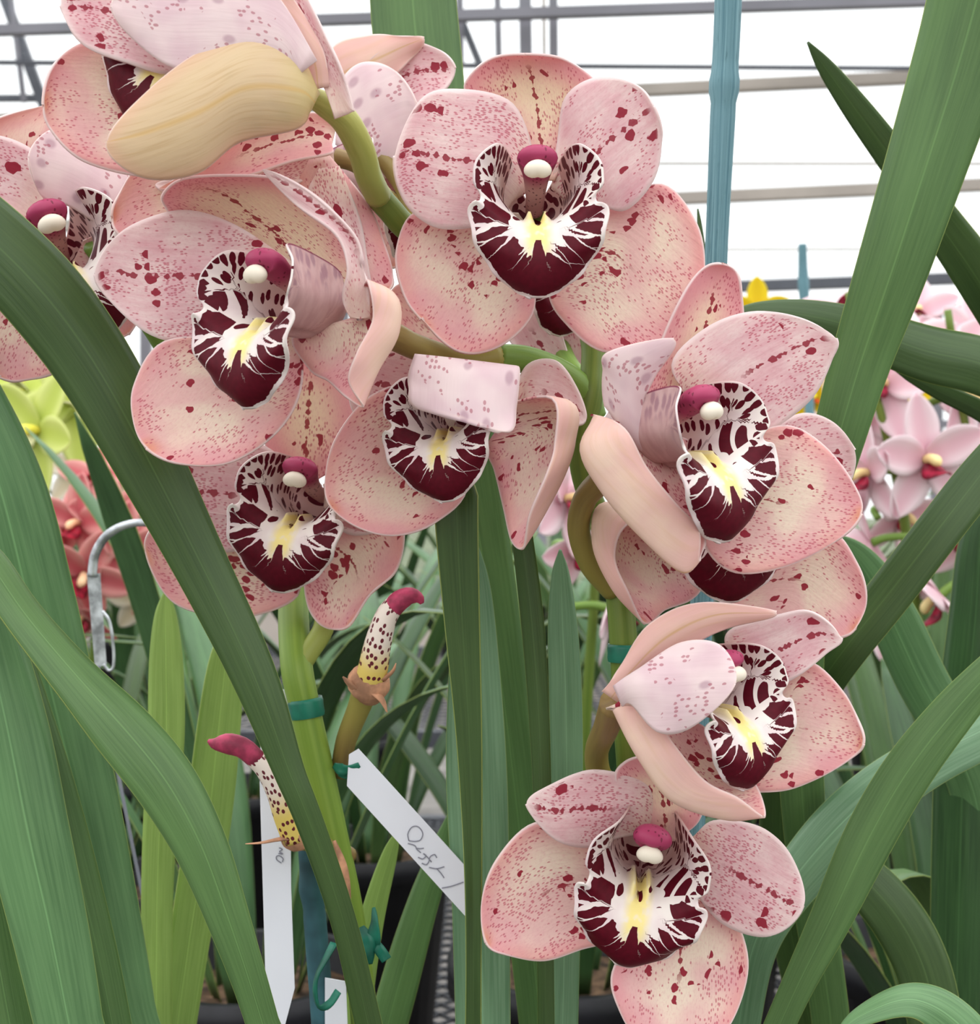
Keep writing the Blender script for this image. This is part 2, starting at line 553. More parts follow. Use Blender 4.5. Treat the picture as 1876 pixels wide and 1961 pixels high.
def stem_mat(name, c1, c2, c3=None):
    g = G(name)
    u, v = g.xy(g.uv('nrm'))
    st = g.noise(g.comb(g.m('MULTIPLY', u, 14.0), g.m('MULTIPLY', v, 3.0)), 1.0, 3.0)
    c = g.mix(g.ss(st, .3, .7), c1, c2)
    if c3:
        c = g.mix(g.ss(v, .15, .85), c, c3)
    return g.done(c, .42, .06, spec=.35)
M['stem'] = stem_mat('stem_green', (112, 142, 52), (134, 160, 66))
M['stem_d'] = stem_mat('stem_olive', (96, 120, 48), (116, 136, 58))
M['ped_y'] = stem_mat('stalk_yellow_green', (158, 158, 78), (180, 178, 98), (150, 160, 80))
M['ped_b'] = stem_mat('stalk_brown_green', (126, 100, 60), (140, 116, 66), (150, 140, 70))
M['ped_g'] = stem_mat('stalk_green', (106, 140, 58), (122, 154, 70))

def bamboo_mat():
    g = G('bamboo_teal')
    u, v = g.xy(g.uv('nrm'))
    st = g.noise(g.comb(g.m('MULTIPLY', u, 30.0), g.m('MULTIPLY', v, 6.0)), 1.0, 4.0, .65)
    c = g.mix(g.ss(st, .3, .72), (70, 108, 120), (122, 158, 166))
    sp = g.noise(g.comb(g.m('MULTIPLY', u, 20.0), g.m('MULTIPLY', v, 60.0)), 1.0, 3.0)
    c = g.mix(g.m('MULTIPLY', g.ss(sp, .58, .72), .6), c, (58, 92, 100))
    return g.done(c, .6, spec=.2, bump=st, bstr=.3, bdist=.0006)
M['bamboo'] = bamboo_mat()
M['bamboo_d'] = plain('bamboo_dark_green', (50, 84, 92), .6, var=.25, nscale=60)
M['tape'] = plain('tape_green', (28, 104, 84), .35, .15, spec=.4, var=.2, nscale=90)
M['tag'] = plain('tag_white', (232, 234, 242), .4, .08, var=.01)
M['pencil'] = plain('pencil_grey', (128, 128, 140), .8, var=.05)
M['metal'] = plain('galvanised_metal', (168, 172, 176), .35, var=.25, nscale=140, metal=.7)
M['wire'] = plain('grey_wire', (120, 122, 132), .5, var=.05)
M['pot'] = plain('pot_black', (26, 26, 30), .5, var=.2)
M['soil'] = plain('bark_mix', (84, 66, 50), .9, var=.4, nscale=90)
M['bark'] = plain('dry_brown', (186, 138, 108), .8, .1, var=.2, nscale=160)

# ------------------------------------------------------------------ greenhouse shell
M['floor'] = plain('concrete', (120, 116, 112), .9, var=.15, nscale=4)
M['beam'] = plain('painted_steel_grey', (128, 126, 134), .5, var=.04, nscale=3)
M['purlin'] = plain('purlin_beige', (176, 166, 158), .6, var=.04, nscale=3)
M['darkbeam'] = plain('steel_dark', (92, 94, 102), .5, var=.04, nscale=3)
def glass_mat():
    g = G('roof_glazing')
    tr = g.n('BsdfTransparent', {'Color': (0.97, 0.98, 0.98, 1)})
    gl = g.n('BsdfGlossy', {'Color': (0.9, 0.92, 0.95, 1), 'Roughness': .15})
    mx = g.t.nodes.new('ShaderNodeMixShader'); mx.inputs[0].default_value = .04
    g.t.links.new(tr, mx.inputs[1]); g.t.links.new(gl, mx.inputs[2])
    om = g.t.nodes.new('ShaderNodeOutputMaterial'); g.t.links.new(mx.outputs[0], om.inputs[0])
    return g.mat
M['glass'] = glass_mat()

fl = link('floor', mk('floor', [(-14, -6, 0), (14, -6, 0), (14, 12, 0), (-14, 12, 0), (-14, -6, -.1), (14, -6, -.1), (14, 12, -.1), (-14, 12, -.1)],
    [(0, 1, 2, 3), (7, 6, 5, 4), (0, 4, 5, 1), (1, 5, 6, 2), (2, 6, 7, 3), (3, 7, 4, 0)], [M['floor']], smooth=False))
fl['kind'] = 'structure'
M['grass'] = plain('outside_ground', (96, 104, 78), .9, var=.2, nscale=1)
gd = link('ground', mk('ground', [(-300, -300, -.12), (300, -300, -.12), (300, 300, -.12), (-300, 300, -.12)], [(0, 1, 2, 3)], [M['grass']], smooth=False))
gd['kind'] = 'structure'

def roofp(x, y, lift=0.0):
    k = (980.5 - y) / F
    Y = (1.5 + 2.34) / (k + .26) - lift
    return pt(x, y, Y)

ceil = struct('ceiling', (0, 6, 4))
# long roof bars: (x0, y0, x1, y1, thickness px, material)
bars = [(-300, 68, 2200, -12, 19, 'beam'), (-300, 118, 2200, 134, 8, 'darkbeam'), (-300, 244, 2200, 128, 21, 'purlin'),
        (-300, 312, 2200, 314, 5, 'purlin'), (-300, 452, 2200, 340, 21, 'purlin'), (-300, 482, 2200, 476, 4, 'purlin'),
        (-300, 612, 2200, 520, 20, 'darkbeam'), (-300, 190, 110, 188, 12, 'darkbeam')]
for x0, y0, x1, y1, t, m in bars:
    if x1 > 2000:
        sl = (y1 - y0) / (x1 - x0)
        x0, y0, x1, y1 = x0 - 1800, y0 - 1800 * sl, x1 + 1800, y1 + 1800 * sl
    A, B = roofp(x0, y0), roofp(x1, y1)
    th = t * .5 * (A[1] + B[1]) / F
    link('roof_bar', bar_mesh('roof_bar', A, B, th, th, M[m]), ceil)
rows = [-420, -12, 128, 230, 312, 396, 480, 566]
for a, b in zip(rows[:-1], rows[1:]):
    for x0, x1 in ((-2100, -1200), (-1200, -300), (-300, 540), (540, 1380), (1380, 2200), (2200, 3100), (3100, 4000)):
        P = [roofp(x0 + 6, a), roofp(x1 - 6, a), roofp(x1 - 6, b), roofp(x0 + 6, b)]
        P = [p + np.array([0, 0, .06]) for p in P]
        V = P + [p + np.array([0, 0, .006]) for p in P]
        link('glass_pane', mk('glass_pane', V, [(0, 1, 2, 3), (7, 6, 5, 4), (0, 4, 5, 1), (1, 5, 6, 2), (2, 6, 7, 3), (3, 7, 4, 0)], [M['glass']], smooth=False), ceil)
# truss members and hanging pipes under the roof
for x0, y0, x1, y1, t, m, lift in [(-30, -110, 88, 212, 19, 'darkbeam', .25), (14, -60, 46, 196, 9, 'beam', .2), (878, -110, 882, 128, 14, 'beam', .25), (876, 20, 925, 140, 13, 'darkbeam', .3),
                             (950, -110, 955, 122, 13, 'beam', .2), (1003, -110, 1007, 122, 24, 'beam', .22), (1040, -110, 1042, 122, 7, 'purlin', .24), (1058, -110, 1060, 122, 17, 'beam', .22)]:
    A = roofp(x1, y1, lift)
    B = pt(x0, y0, A[1])
    th = t * A[1] / F
    link('truss_bar', bar_mesh('truss_bar', A, B, th, th, M[m]), ceil)

wall = struct('wall_back', (0, 9.2, 0))
link('kick_wall', box_mesh('kick_wall', (0, 9.25, .35), (26, .1, .7), M['purlin']), wall)
for k in range(-9, 10):
    x = k * 1.35 + .35
    link('post', bar_mesh('post', (x, 9.2, .7), (x, 9.2, 2.75), .07, .07, M['beam']), wall)
    V = [(x + .04, 9.22, .7), (x + 1.31, 9.22, .7), (x + 1.31, 9.22, 2.75), (x + .04, 9.22, 2.75)]
    V = V + [(a, b + .006, c) for a, b, c in V]
    link('glass_pane', mk('glass_pane', V, [(0, 1, 2, 3), (7, 6, 5, 4), (0, 4, 5, 1), (1, 5, 6, 2), (2, 6, 7, 3), (3, 7, 4, 0)], [M['glass']], smooth=False), wall)
for z, t in ((2.68, .05), (1.9, .05), (.72, .06)):
    link('rail', bar_mesh('rail', (-12, 9.18, z), (13, 9.18, z), t, t, M['beam']), wall)

# ------------------------------------------------------------------ benches
M['bench'] = plain('bench_steel', (70, 72, 78), .5, var=.1, nscale=10, metal=.3)
BZ = .78
def bench(label, y0, y1, x0, x1, step):
    b = thing('plant_bench', label, 'bench', ((x0 + x1) / 2, (y0 + y1) / 2, 0))
    for i, (A, B) in enumerate([((x0, y0, BZ - .02), (x1, y0, BZ - .02)), ((x0, y1, BZ - .02), (x1, y1, BZ - .02)), ((x0, y0, BZ - .02), (x0, y1, BZ - .02)), ((x1, y0, BZ - .02), (x1, y1, BZ - .02))]):
        link('frame_rail', bar_mesh('frame_rail', A, B, .03, .04, M['bench']), b)
    for x in (x0 + .05, (x0 + x1) / 2, x1 - .05):
        for y in (y0 + .05, y1 - .05):
            link('leg', bar_mesh('leg', (x, y, 0), (x, y, BZ - .04), .04, .04, M['bench']), b)
    V = []; f = []
    def strip(A, B, nrm_):
        n = len(V)
        A, B, nn = map(np.array, (A, B, nrm_))
        for P in (A, B):
            for s, z in ((-1, -.5), (1, -.5), (1, .5), (-1, .5)):
                V.append(P + nn * s * .0016 + np.array([0, 0, z * .003]))
        for q in ((0, 1, 5, 4), (1, 2, 6, 5), (2, 3, 7, 6), (3, 0, 4, 7)):
            f.append(tuple(n + i for i in q))
    # diamond mesh
    s = step
    c = x0 - (y1 - y0)
    while c < x1:
        for sg in (1, -1):
            a0, a1 = (c, c + (y1 - y0))
            ya, yb = (y0, y1) if sg > 0 else (y1, y0)
            t0 = max(0, (x0 - a0) / (a1 - a0)); t1 = min(1, (x1 - a0) / (a1 - a0))
            if t1 > t0:
                strip((a0 + (a1 - a0) * t0, ya + (yb - ya) * t0, BZ - .003), (a0 + (a1 - a0) * t1, ya + (yb - ya) * t1, BZ - .003), (.7, -.7 * sg, 0))
        c += s
    o = link('wire_mesh', mk('wire_mesh', V, f, [M['bench']], smooth=False), b)
    o['kind'] = 'stuff'
    return b
bench('long dark steel bench with a diamond wire mesh top under the spotted orchids', .22, 2.3, -1.7, 1.7, .028)
bench('far dark steel bench with a wire mesh top by the glass wall', 3.2, 5.2, -3.2, 3.2, .06)

# ------------------------------------------------------------------ leaves
def leaf_grid(C, S, hw, fold, nu=9):
    C = np.asarray(C); S = np.asarray(S)
    T = nrmz(np.gradient(C, axis=0))
    S = nrmz(S - T * (S * T).sum(1, keepdims=True))
    Nn = np.cross(S, T)
    u = np.linspace(-1, 1, nu)
    P = C[:, None, :] + S[:, None, :] * (u[None, :, None] * hw[:, None, None])
    P = P + Nn[:, None, :] * ((np.sqrt(u ** 2 + .01)[None, :, None]) * hw[:, None, None] * fold)
    L = np.concatenate([[0], np.cumsum(np.linalg.norm(np.diff(C, axis=0), axis=1))])
    uv = np.zeros(P.shape[:2] + (2,))
    uv[..., 0] = (u[None, :] + 1) / 2
    uv[..., 1] = (L / .03)[:, None]
    return P, uv

def leaf(parent, path, mat, roll=0.0, fold=.18, ext=None, n=60, seed=0):
    """path: (x, y, depth, width px) from tip to foot; ext: world foot point appended"""
    P = cr(path, n)
    C = np.array([pt(p[0], p[1], p[2]) for p in P])
    hw = P[:, 3] * P[:, 2] / F / 2
    if path[0][3] > 5:
        hw[:6] *= np.sqrt(np.linspace(.02, 1, 6))
    if ext is not None:
        d = C[-1] - C[-4]
        d = d / np.linalg.norm(d)
        e = np.array(ext)
        m1 = C[-1] + d * .05
        E = cr([C[-4], C[-1], m1, .45 * m1 + .55 * e, e], 24)[7:]
        C = np.vstack([C, E]); hw = np.concatenate([hw, np.linspace(hw[-1], min(hw[-1], .011), len(E))])
        k = np.ones(5) / 5
        for ax in range(3):
            C[3:-3, ax] = np.convolve(np.pad(C[:, ax], 2, mode='edge'), k, 'valid')[3:-3]
    T = nrmz(np.gradient(C, axis=0))
    view = nrmz(C - np.array([0, 0, CZ]))
    S = nrmz(np.cross(view, -T))
    if np.isscalar(roll):
        roll = [roll, roll]
    ra = np.radians(np.interp(np.linspace(0, 1, len(C)), np.linspace(0, 1, len(roll)), roll))[:, None]
    D = np.cross(T, S)
    S = S * np.cos(ra) + D * np.sin(ra)
    hw = hw / np.maximum(np.cos(ra[:, 0]), .4)
    G_, uv = leaf_grid(C, S, hw, fold)
    uv[..., 1] += seed * 3.1
    me = shell('leaf', G_, .0008, [M[mat], M[mat]], {'nrm': uv})
    return link('leaf', me, parent)

def leaf3(parent, base, az, length, rise, droop, width, mat, twist=0.0, n=18, nu=5):
    """free leaf from a foot point: rises steeply and arches over in direction az"""
    t = np.linspace(0, 1, n)
    a0 = math.radians(rise)
    ang = a0 - np.radians(droop) * t ** 1.6
    ds = length / (n - 1)
    hx = np.concatenate([[0], np.cumsum(np.cos(ang[:-1]) * ds)])
    hz = np.concatenate([[0], np.cumsum(np.sin(ang[:-1]) * ds)])
    d = np.array([math.cos(az), math.sin(az), 0])
    C = np.array(base) + hx[:, None] * d + hz[:, None] * np.array([0, 0, 1])
    side = np.array([-math.sin(az), math.cos(az), 0])
    bend = twist * t ** 2 * length * .3
    C = C + bend[:, None] * side
    S = np.tile(side, (n, 1))
    hw = width / 2 * np.minimum(1, .45 + 1.5 * t) * np.clip((1 - t) * 5, 0, 1) ** .6
    hw[-1] = .0004
    G_, uv = leaf_grid(C, S, hw, .22, nu)
    uv[..., 1] += rnd.random() * 40
    me = shell('leaf', G_, .0006, [M[mat], M[mat]], {'nrm': uv})
    return link('leaf', me, parent)

def pot(parent, x, y, r=.085, h=.19):
    pr = [(0.01, 0), (r * .78, 0), (r * .98, h * .88), (r * 1.08, h * .88), (r * 1.08, h), (r * .97, h), (r * .95, h * .86), (0.005, h * .86)]
    link('pot', lathe_mesh('pot', pr, (x, y, BZ), M['pot']), parent)
    link('potting_bark', lathe_mesh('potting_bark', [(r * .955, h * .87), (r * .6, h * .90), (.003, h * .91)], (x, y, BZ), M['soil']), parent)

# ------------------------------------------------------------------ orchid flower: tepals traced at their own depth
MAT_F = {'petal': ('petal', 'petal_b'), 'sepal': ('sepal', 'sepal_b'), 'dorsal': ('dorsal', 'sepal_b'), 'tan': ('sepal', 'tan_b')}
NAME = {'petal': 'petal', 'sepal': 'lateral_sepal', 'dorsal': 'dorsal_sepal', 'tan': 'lateral_sepal'}
class Flower:
    def __init__(s, plant, d, c, gx=0.0, gy=0.0, seed=1):
        s.plant, s.d, s.c, s.gx, s.gy = plant, d, c, gx, gy
        s.r = np.random.RandomState(seed)
        s.px = d / F
        s.o = None
    def stalk(s, path, mat):
        s.o = tube('flower', path, M[mat], s.plant)
        return s
    def w(s, p):
        return pt(p[0], p[1], s.d - p[2] * s.px)
    def tepal(s, kind, base, L, R, tip, z0=-130, z1=-70, cup=18, bow=0, Mid=None, mz=None, ez=(0, 0), bw=20, ruf=4, name=None):
        n = len(L)
        bx, by = base[:2]
        m0 = (np.array(L[0]) + np.array(R[0])) / 2 if Mid is None else np.array(Mid[0])
        dv = m0[:2] - np.array([bx, by]); dv = dv / (np.linalg.norm(dv) + 1e-6)
        lf = np.array([dv[1], -dv[0]])
        cxr = np.array(R[0][:2]) - np.array(L[0][:2])
        if lf.dot(cxr) > 0:
            lf = -lf
        def zz(x, y):
            return s.gx * (x - s.c[0]) + s.gy * (y - s.c[1])
        gl, gm, gr_ = [], [], []
        gl.append((bx + lf[0] * bw, by + lf[1] * bw, z0 + cup * .4)); gr_.append((bx - lf[0] * bw, by - lf[1] * bw, z0 + cup * .4)); gm.append((bx, by, z0))
        for i in range(n):
            t = (i + 1) / (n + 1)
            zm = z0 + (z1 - z0) * t + bow * 4 * t * (1 - t)
            c_ = cup * math.sin(math.pi * min(t * 1.1, 1)) ** .7 if t * 1.1 < 1 else 0
            le = zm + c_ + ez[0]; re = zm + c_ + ez[1]
            gl.append((L[i][0], L[i][1], L[i][2] if len(L[i]) > 2 else le))
            gr_.append((R[i][0], R[i][1], R[i][2] if len(R[i]) > 2 else re))
            if Mid is None:
                gm.append(((L[i][0] + R[i][0]) / 2, (L[i][1] + R[i][1]) / 2, zm))
            else:
                gm.append((Mid[i][0], Mid[i][1], Mid[i][2] if len(Mid[i]) > 2 else zm))
        tp = (tip[0], tip[1], tip[2] if len(tip) > 2 else z1)
        gl.append(tp); gr_.append(tp); gm.append(tp)
        gl, gm, gr_ = map(lambda a: np.array(a, float), (gl, gm, gr_))
        for a in (gl, gm, gr_):
            a[:, 2] += zz(a[:, 0], a[:, 1])
        nv, nu = 40, 25
        q = np.linspace(0, 1, nv)
        q = 1 - (1 - q) ** 1.35          # denser towards the tip
        sp = q * (n + 1)
        Lc = crg(gl, 2 * gl[0] - gl[1], gr_[-2], sp)
        Rc = crg(gr_, 2 * gr_[0] - gr_[1], gl[-2], sp)
        Mc = crg(gm, 2 * gm[0] - gm[1], 2 * gm[-1] - gm[-2], sp)
        u = np.linspace(-1, 1, nu)[None, :, None]
        P = Lc[:, None] * (u * (u - 1) / 2) + Mc[:, None] * (1 - u * u) + Rc[:, None] * (u * (u + 1) / 2)
        ph = s.r.rand(3) * 6.28
        uu = u[..., 0]
        qq = q[:, None]
        rv = np.sin(qq * 9 + ph[0] + 2 * uu) * np.abs(uu) ** 3 + .6 * np.sin(qq * 17 + ph[1]) * np.abs(uu) ** 4 * np.sign(uu)
        P[..., 2] += ruf * rv * np.sin(math.pi * np.clip(qq, 0, 1)) ** .5
        # metric coordinates for the markings
        seg = np.linalg.norm(np.diff(Mc, axis=0), axis=1)
        al = np.concatenate([[0], np.cumsum(seg)])
        dx = np.linalg.norm(np.diff(P, axis=1), axis=2)
        cum = np.concatenate([np.zeros((nv, 1)), np.cumsum(dx, axis=1)], 1)
        cum = cum - cum[:, nu // 2:nu // 2 + 1]
        met = np.stack([cum / 100, np.repeat(al[:, None] / 100, nu, 1)], -1)
        nrm_ = np.stack([np.repeat((u[..., 0] + 1) / 2, nv, 0), np.repeat((al / al[-1])[:, None], nu, 1)], -1)
        edge = np.vstack([P[4:, 0], P[::-1][:-4, -1]])
        fl_ = P.reshape(-1, 3)
        dd = np.linalg.norm(fl_[:, None] - edge[None], axis=2)
        ed = dd.min(1).reshape(nv, nu) / 100
        k = s.r.rand(2) * 40
        met2 = met.copy(); met2[..., 1] += k[1]
        D = s.d - P[..., 2] * s.px
        W = np.stack([(P[..., 0] - 938) / F * D, D, CZ - (P[..., 1] - 980.5) / F * D], -1)
        f_, b_ = MAT_F[kind]
        nm = name or NAME[kind]
        me = shell(nm, W, .0007, [M[f_], M[b_]], {'met': met2, 'nrm': nrm_, 'edg': np.stack([ed, ed * 0], -1)})
        return link(nm, me, s.o)
    def lip(s, x, y, yaw=0, pitch=0, roll=0, scale=1.0, z=0, column=True):
        mm = Matrix.Translation(Vector(s.w((x, y, z)))) @ Matrix.Rotation(math.radians(yaw), 4, 'Z') @ Matrix.Rotation(math.radians(pitch), 4, 'X') @ Matrix.Rotation(math.radians(roll), 4, 'Y') @ Matrix.Scale(s.px * scale, 4)
        for nm, me in (('lip', LIP), ('column', COLUMN), ('anther_cap', ANTHER)):
            if nm != 'lip' and not column:
                continue
            o = link(nm, me, s.o)
            o.matrix_basis = mm
        return s

def make_lip():
    # rows from throat to tip: centre, half and edge points (x, y down, z to the viewer), pixels
    T = [((0, 20, -215), (10, 10, -215), (14, -10, -210)),
         ((0, 64, -185), (46, 20, -180), (40, -48, -165)),
         ((0, 80, -120), (62, 22, -110), (50, -68, -80)),
         ((0, 82, -75), (68, 20, -58), (74, -70, 10)),
         ((0, 82, -40), (70, 30, -22), (114, -34, 36)),
         ((0, 84, -8), (68, 52, 6), (120, 12, 46)),
         ((0, 92, 20), (60, 74, 26), (107, 46, 42)),
         ((0, 112, 42), (72, 96, 46), (130, 58, 54)),
         ((0, 148, 54), (74, 138, 56), (126, 112, 46)),
         ((0, 180, 54), (58, 174, 48), (98, 165, 30)),
         ((0, 208, 44), (34, 206, 36), (58, 204, 16)),
         ((0, 228, 22), (8, 228, 21), (16, 227, 14))]
    rows_ = []
    for c, h, e in T:
        rows_.append([(-e[0], e[1], e[2]), (-h[0], h[1], h[2]), c, h, e])
    A = np.array(rows_, float)
    nv, nu = 90, 65
    B = np.stack([cr(A[:, j], nv) for j in range(5)], 1)
    P = np.stack([cr(B[i], nu) for i in range(nv)], 0)
    u = np.linspace(-1, 1, nu)[None, :]
    t = np.linspace(0, 1, nv)[:, None]
    # ruffled margin of the midlobe, paired ridges of the callus
    w_ = np.clip((t - .42) / .1, 0, 1)
    P[..., 2] += w_ * np.abs(u) ** 3 * (6 * np.sin(t * 44 + 1) + 5 * np.sin(t * 27 + u))
    P[..., 0] += w_ * np.abs(u) ** 4 * 2.5 * np.sin(t * 60) * np.sign(u)
    rg = np.exp(-((np.abs(P[..., 0]) - 15) / 8) ** 2) * np.clip((t - .15) / .1, 0, 1) * np.clip((.55 - t) / .12, 0, 1)
    P[..., 2] += rg * 8
    P[..., 1] -= rg * 26
    edge = np.vstack([P[:, 0], P[-1, 1:-1], P[::-1, -1]])
    edge = cr(edge, 1400)
    al = np.concatenate([[0], np.cumsum(np.linalg.norm(np.diff(edge, axis=0), axis=1))])
    al = (al - al[-1] / 2) / 100
    fl_ = P.reshape(-1, 3)
    dd = np.linalg.norm(fl_[:, None] - edge[None], axis=2)
    k = dd.argmin(1)
    eg = np.stack([dd.min(1) / 100, al[k]], -1).reshape(nv, nu, 2)
    loc = P[..., :2] / 100
    nr = np.stack([np.repeat((u + 1) / 2, nv, 0), np.repeat(t, nu, 1)], -1)
    # x right, z to viewer = -Y, y down = -Z; u runs left to right, rows run downwards: flip rows for the outward side
    W = np.stack([P[..., 0], -P[..., 2], -P[..., 1]], -1)
    return shell('lip', W[:, ::-1], 4.0, [M['lip'], M['lip_b']], {'loc': loc[:, ::-1], 'edg': eg[:, ::-1], 'nrm': nr[:, ::-1]})
LIP = make_lip()

def make_column():
    C = cr([(0, 190, -16), (0, 115, 2), (0, 60, 26), (0, 25, 42), (0, 2, 46), (0, -10, 42), (0, -15, 36)], 30)
    R = cr([(18, 15), (20, 17), (27, 20), (37, 24), (39, 25), (28, 18), (3, 3)], 30)
    return tube_mesh('column', C, R, M['column'], 18)
COLUMN = make_column()

def make_anther():
    V = []; f = []
    nu, nv = 20, 12
    for i in range(nv + 1):
        ph = math.pi * i / nv
        for j in range(nu):
            th = 2 * math.pi * j / nu
            x = math.sin(ph) * math.cos(th); y = math.sin(ph) * math.sin(th); z = math.cos(ph)
            g_ = 1 - .16 * math.exp(-(x / .22) ** 2) * (z < 0)
            V.append((x * 27, y * 17 - 13, z * 18 * g_ + 20 - 3 * x * x))
    for i in range(nv):
        for j in range(nu):
            f.append((i * nu + j, (i + 1) * nu + j, (i + 1) * nu + (j + 1) % nu, i * nu + (j + 1) % nu))
    return mk('anther_cap', V, f, [M['anther']])
ANTHER = make_anther()

# ------------------------------------------------------------------ the spotted orchids
RIM = BZ + .17
plantL = thing('potted_orchid', 'potted orchid with a stake-tied stem bearing two withered blooms and plant tags', 'orchid', (-.10, .50, BZ))
plantR = thing('potted_orchid', 'potted orchid with a cascading spike of large maroon-lipped spotted pink flowers', 'orchid', (.10, .52, BZ))
plantE = thing('potted_orchid', 'potted orchid without flowers, broad green strap leaves left of the withered blooms', 'orchid', (-.32, .46, BZ))
plantW = thing('potted_orchid', 'potted orchid without flowers, long crossing strap leaves beside the cascading spotted spike', 'orchid', (.33, .55, BZ))
pot(plantL, -.10, .50); pot(plantR, .10, .52); pot(plantE, -.32, .46); pot(plantW, .33, .55)

# ---- stems
tube('flower_stem', [(760, 960, .490, 20), (640, 1010, .484, 22), (573, 1060, .477, 26), (562, 1150, .464, 29), (567, 1270, .447, 31), (584, 1360, .445, 30), (605, 1460, .446, 31), (636, 1600, .448, 30), (665, 1730, .452, 28), (690, 1880, .46, 26), (700, 2050, .47, 26), (692, 2400, .485, 27), (685, 2860, .495, 28)], M['stem'], plantL, 16)
tube('flower_stem', [(700, 330, .385, 17), (722, 372, .388, 24), (745, 400, .392, 25), (790, 445, .398, 25), (900, 505, .41, 25), (1020, 520, .417, 25), (1108, 565, .419, 24), (1134, 650, .417, 24), (1135, 710, .414, 24), (1130, 760, .412, 25), (1112, 850, .414, 24), (1122, 930, .418, 23),
     (1160, 1020, .42, 22), (1184, 1130, .42, 26), (1194, 1240, .42, 27), (1202, 1380, .426, 28), (1212, 1520, .436, 28), (1225, 1750, .448, 28), (1250, 2050, .465, 28), (1270, 2400, .485, 28), (1280, 2840, .50, 28)], M['stem_d'], plantR, 16, n=110)

# ---- leaves of the near plants
leaf(plantL, [(-170, 270, .37, 60), (-80, 400, .372, 140), (60, 535, .378, 160), (178, 690, .386, 150), (283, 880, .392, 130), (382, 1076, .398, 104), (488, 1295, .40, 86), (550, 1470, .402, 60), (588, 1560, .403, 52), (658, 1760, .41, 48), (702, 1948, .418, 50), (740, 2100, .425, 52)], 'leaf_dark', [-12, -8, 10, 14], .16, (-.06, .46, RIM), seed=1)
leaf(plantL, [(318, 1128, .52, 3), (317, 1180, .52, 42), (318, 1280, .52, 64), (318, 1420, .52, 68), (305, 1600, .522, 62), (300, 1780, .525, 58), (300, 2000, .53, 56)], 'leaf_yellow', 5, .1, (-.155, .515, RIM), seed=2)
leaf(plantL, [(440, 1180, .54, 3), (432, 1260, .54, 62), (415, 1420, .54, 84), (395, 1600, .54, 84), (365, 1780, .54, 78), (335, 1990, .54, 70)], 'leaf_yellow', -10, -.12, (-.125, .548, RIM), seed=3)
leaf(plantL, [(765, 1585, .50, 3), (745, 1640, .50, 30), (712, 1760, .50, 46), (690, 1900, .50, 50), (675, 2030, .50, 50)], 'leaf_yellow', 0, .12, (-.07, .52, RIM), seed=4)
leaf(plantL, [(870, 1540, .56, 4), (840, 1640, .56, 44), (800, 1760, .56, 62), (760, 1900, .56, 72), (720, 2050, .56, 70)], 'leaf_mid', 8, .14, (-.06, .54, RIM), seed=5)

leaf(plantE, [(-150, 520, .405, 30), (-70, 740, .405, 120), (0, 930, .408, 160), (50, 1130, .412, 168), (100, 1330, .416, 160), (150, 1540, .42, 150), (205, 1780, .426, 130), (250, 1990, .43, 110)], 'leaf_light', [14, 6, -6], .12, (-.275, .455, RIM), seed=6)
leaf(plantE, [(-110, 1020, .375, 60), (-30, 1070, .373, 72), (40, 1170, .372, 70), (140, 1290, .372, 84), (240, 1400, .374, 112), (320, 1500, .376, 116), (385, 1620, .378, 100), (430, 1740, .38, 82), (475, 1870, .384, 66), (515, 2000, .39, 58)], 'leaf_mid', [-34, -28, -6, 6, 4], .2, (-.27, .435, RIM), seed=7)
leaf(plantE, [(-60, 1040, .386, 40), (-30, 1200, .387, 120), (15, 1400, .388, 150), (55, 1600, .389, 150), (100, 1800, .392, 138), (140, 2000, .396, 120)], 'leaf_light', [-12, 6, 4], .1, (-.31, .44, RIM), seed=8)
leaf(plantE, [(10, 1130, .400, 20), (60, 1320, .40, 44), (108, 1500, .40, 64), (152, 1680, .402, 72), (190, 1840, .405, 72), (222, 2000, .41, 70)], 'leaf_mid', -10, .16, (-.29, .47, RIM), seed=9)
leaf(plantE, [(-80, 1560, .43, 20), (-30, 1700, .43, 70), (0, 1860, .43, 90), (30, 2020, .43, 90)], 'leaf_mid', 0, .16, (-.34, .46, RIM), seed=10)
leaf(plantE, [(60, 1180, .44, 50), (130, 1340, .44, 90), (180, 1560, .44, 90), (225, 1800, .445, 84), (262, 2000, .45, 78)], 'leaf_mid', 12, .14, (-.28, .49, RIM), seed=21)

leaf(plantR, [(872, 880, .402, 90), (876, 1020, .404, 82), (886, 1200, .408, 68), (899, 1420, .412, 50), (906, 1650, .416, 36), (907, 1830, .42, 31), (906, 2000, .43, 32)], 'leaf_dark', [4, 4, 2], -.35, (.06, .49, RIM), seed=11)
leaf(plantR, [(905, 1020, .446, 4), (908, 1120, .446, 60), (908, 1280, .446, 96), (912, 1480, .446, 116), (920, 1720, .448, 110), (925, 2000, .455, 104)], 'leaf_blue', 4, .10, (.035, .505, RIM), seed=12)
leaf(plantR, [(985, 900, .418, 30), (1000, 1030, .42, 38), (1018, 1180, .422, 42), (1030, 1340, .424, 38), (1038, 1520, .426, 33), (1043, 1760, .43, 30), (1046, 2000, .44, 30)], 'leaf_dark', 8, .3, (.09, .50, RIM), seed=13)
leaf(plantR, [(1072, 1052, .455, 3), (1073, 1100, .455, 34), (1077, 1200, .455, 56), (1083, 1340, .455, 62), (1085, 1560, .456, 60), (1080, 1800, .46, 60), (1076, 2000, .465, 58)], 'leaf_blue', -4, .14, (.045, .54, RIM), seed=14)

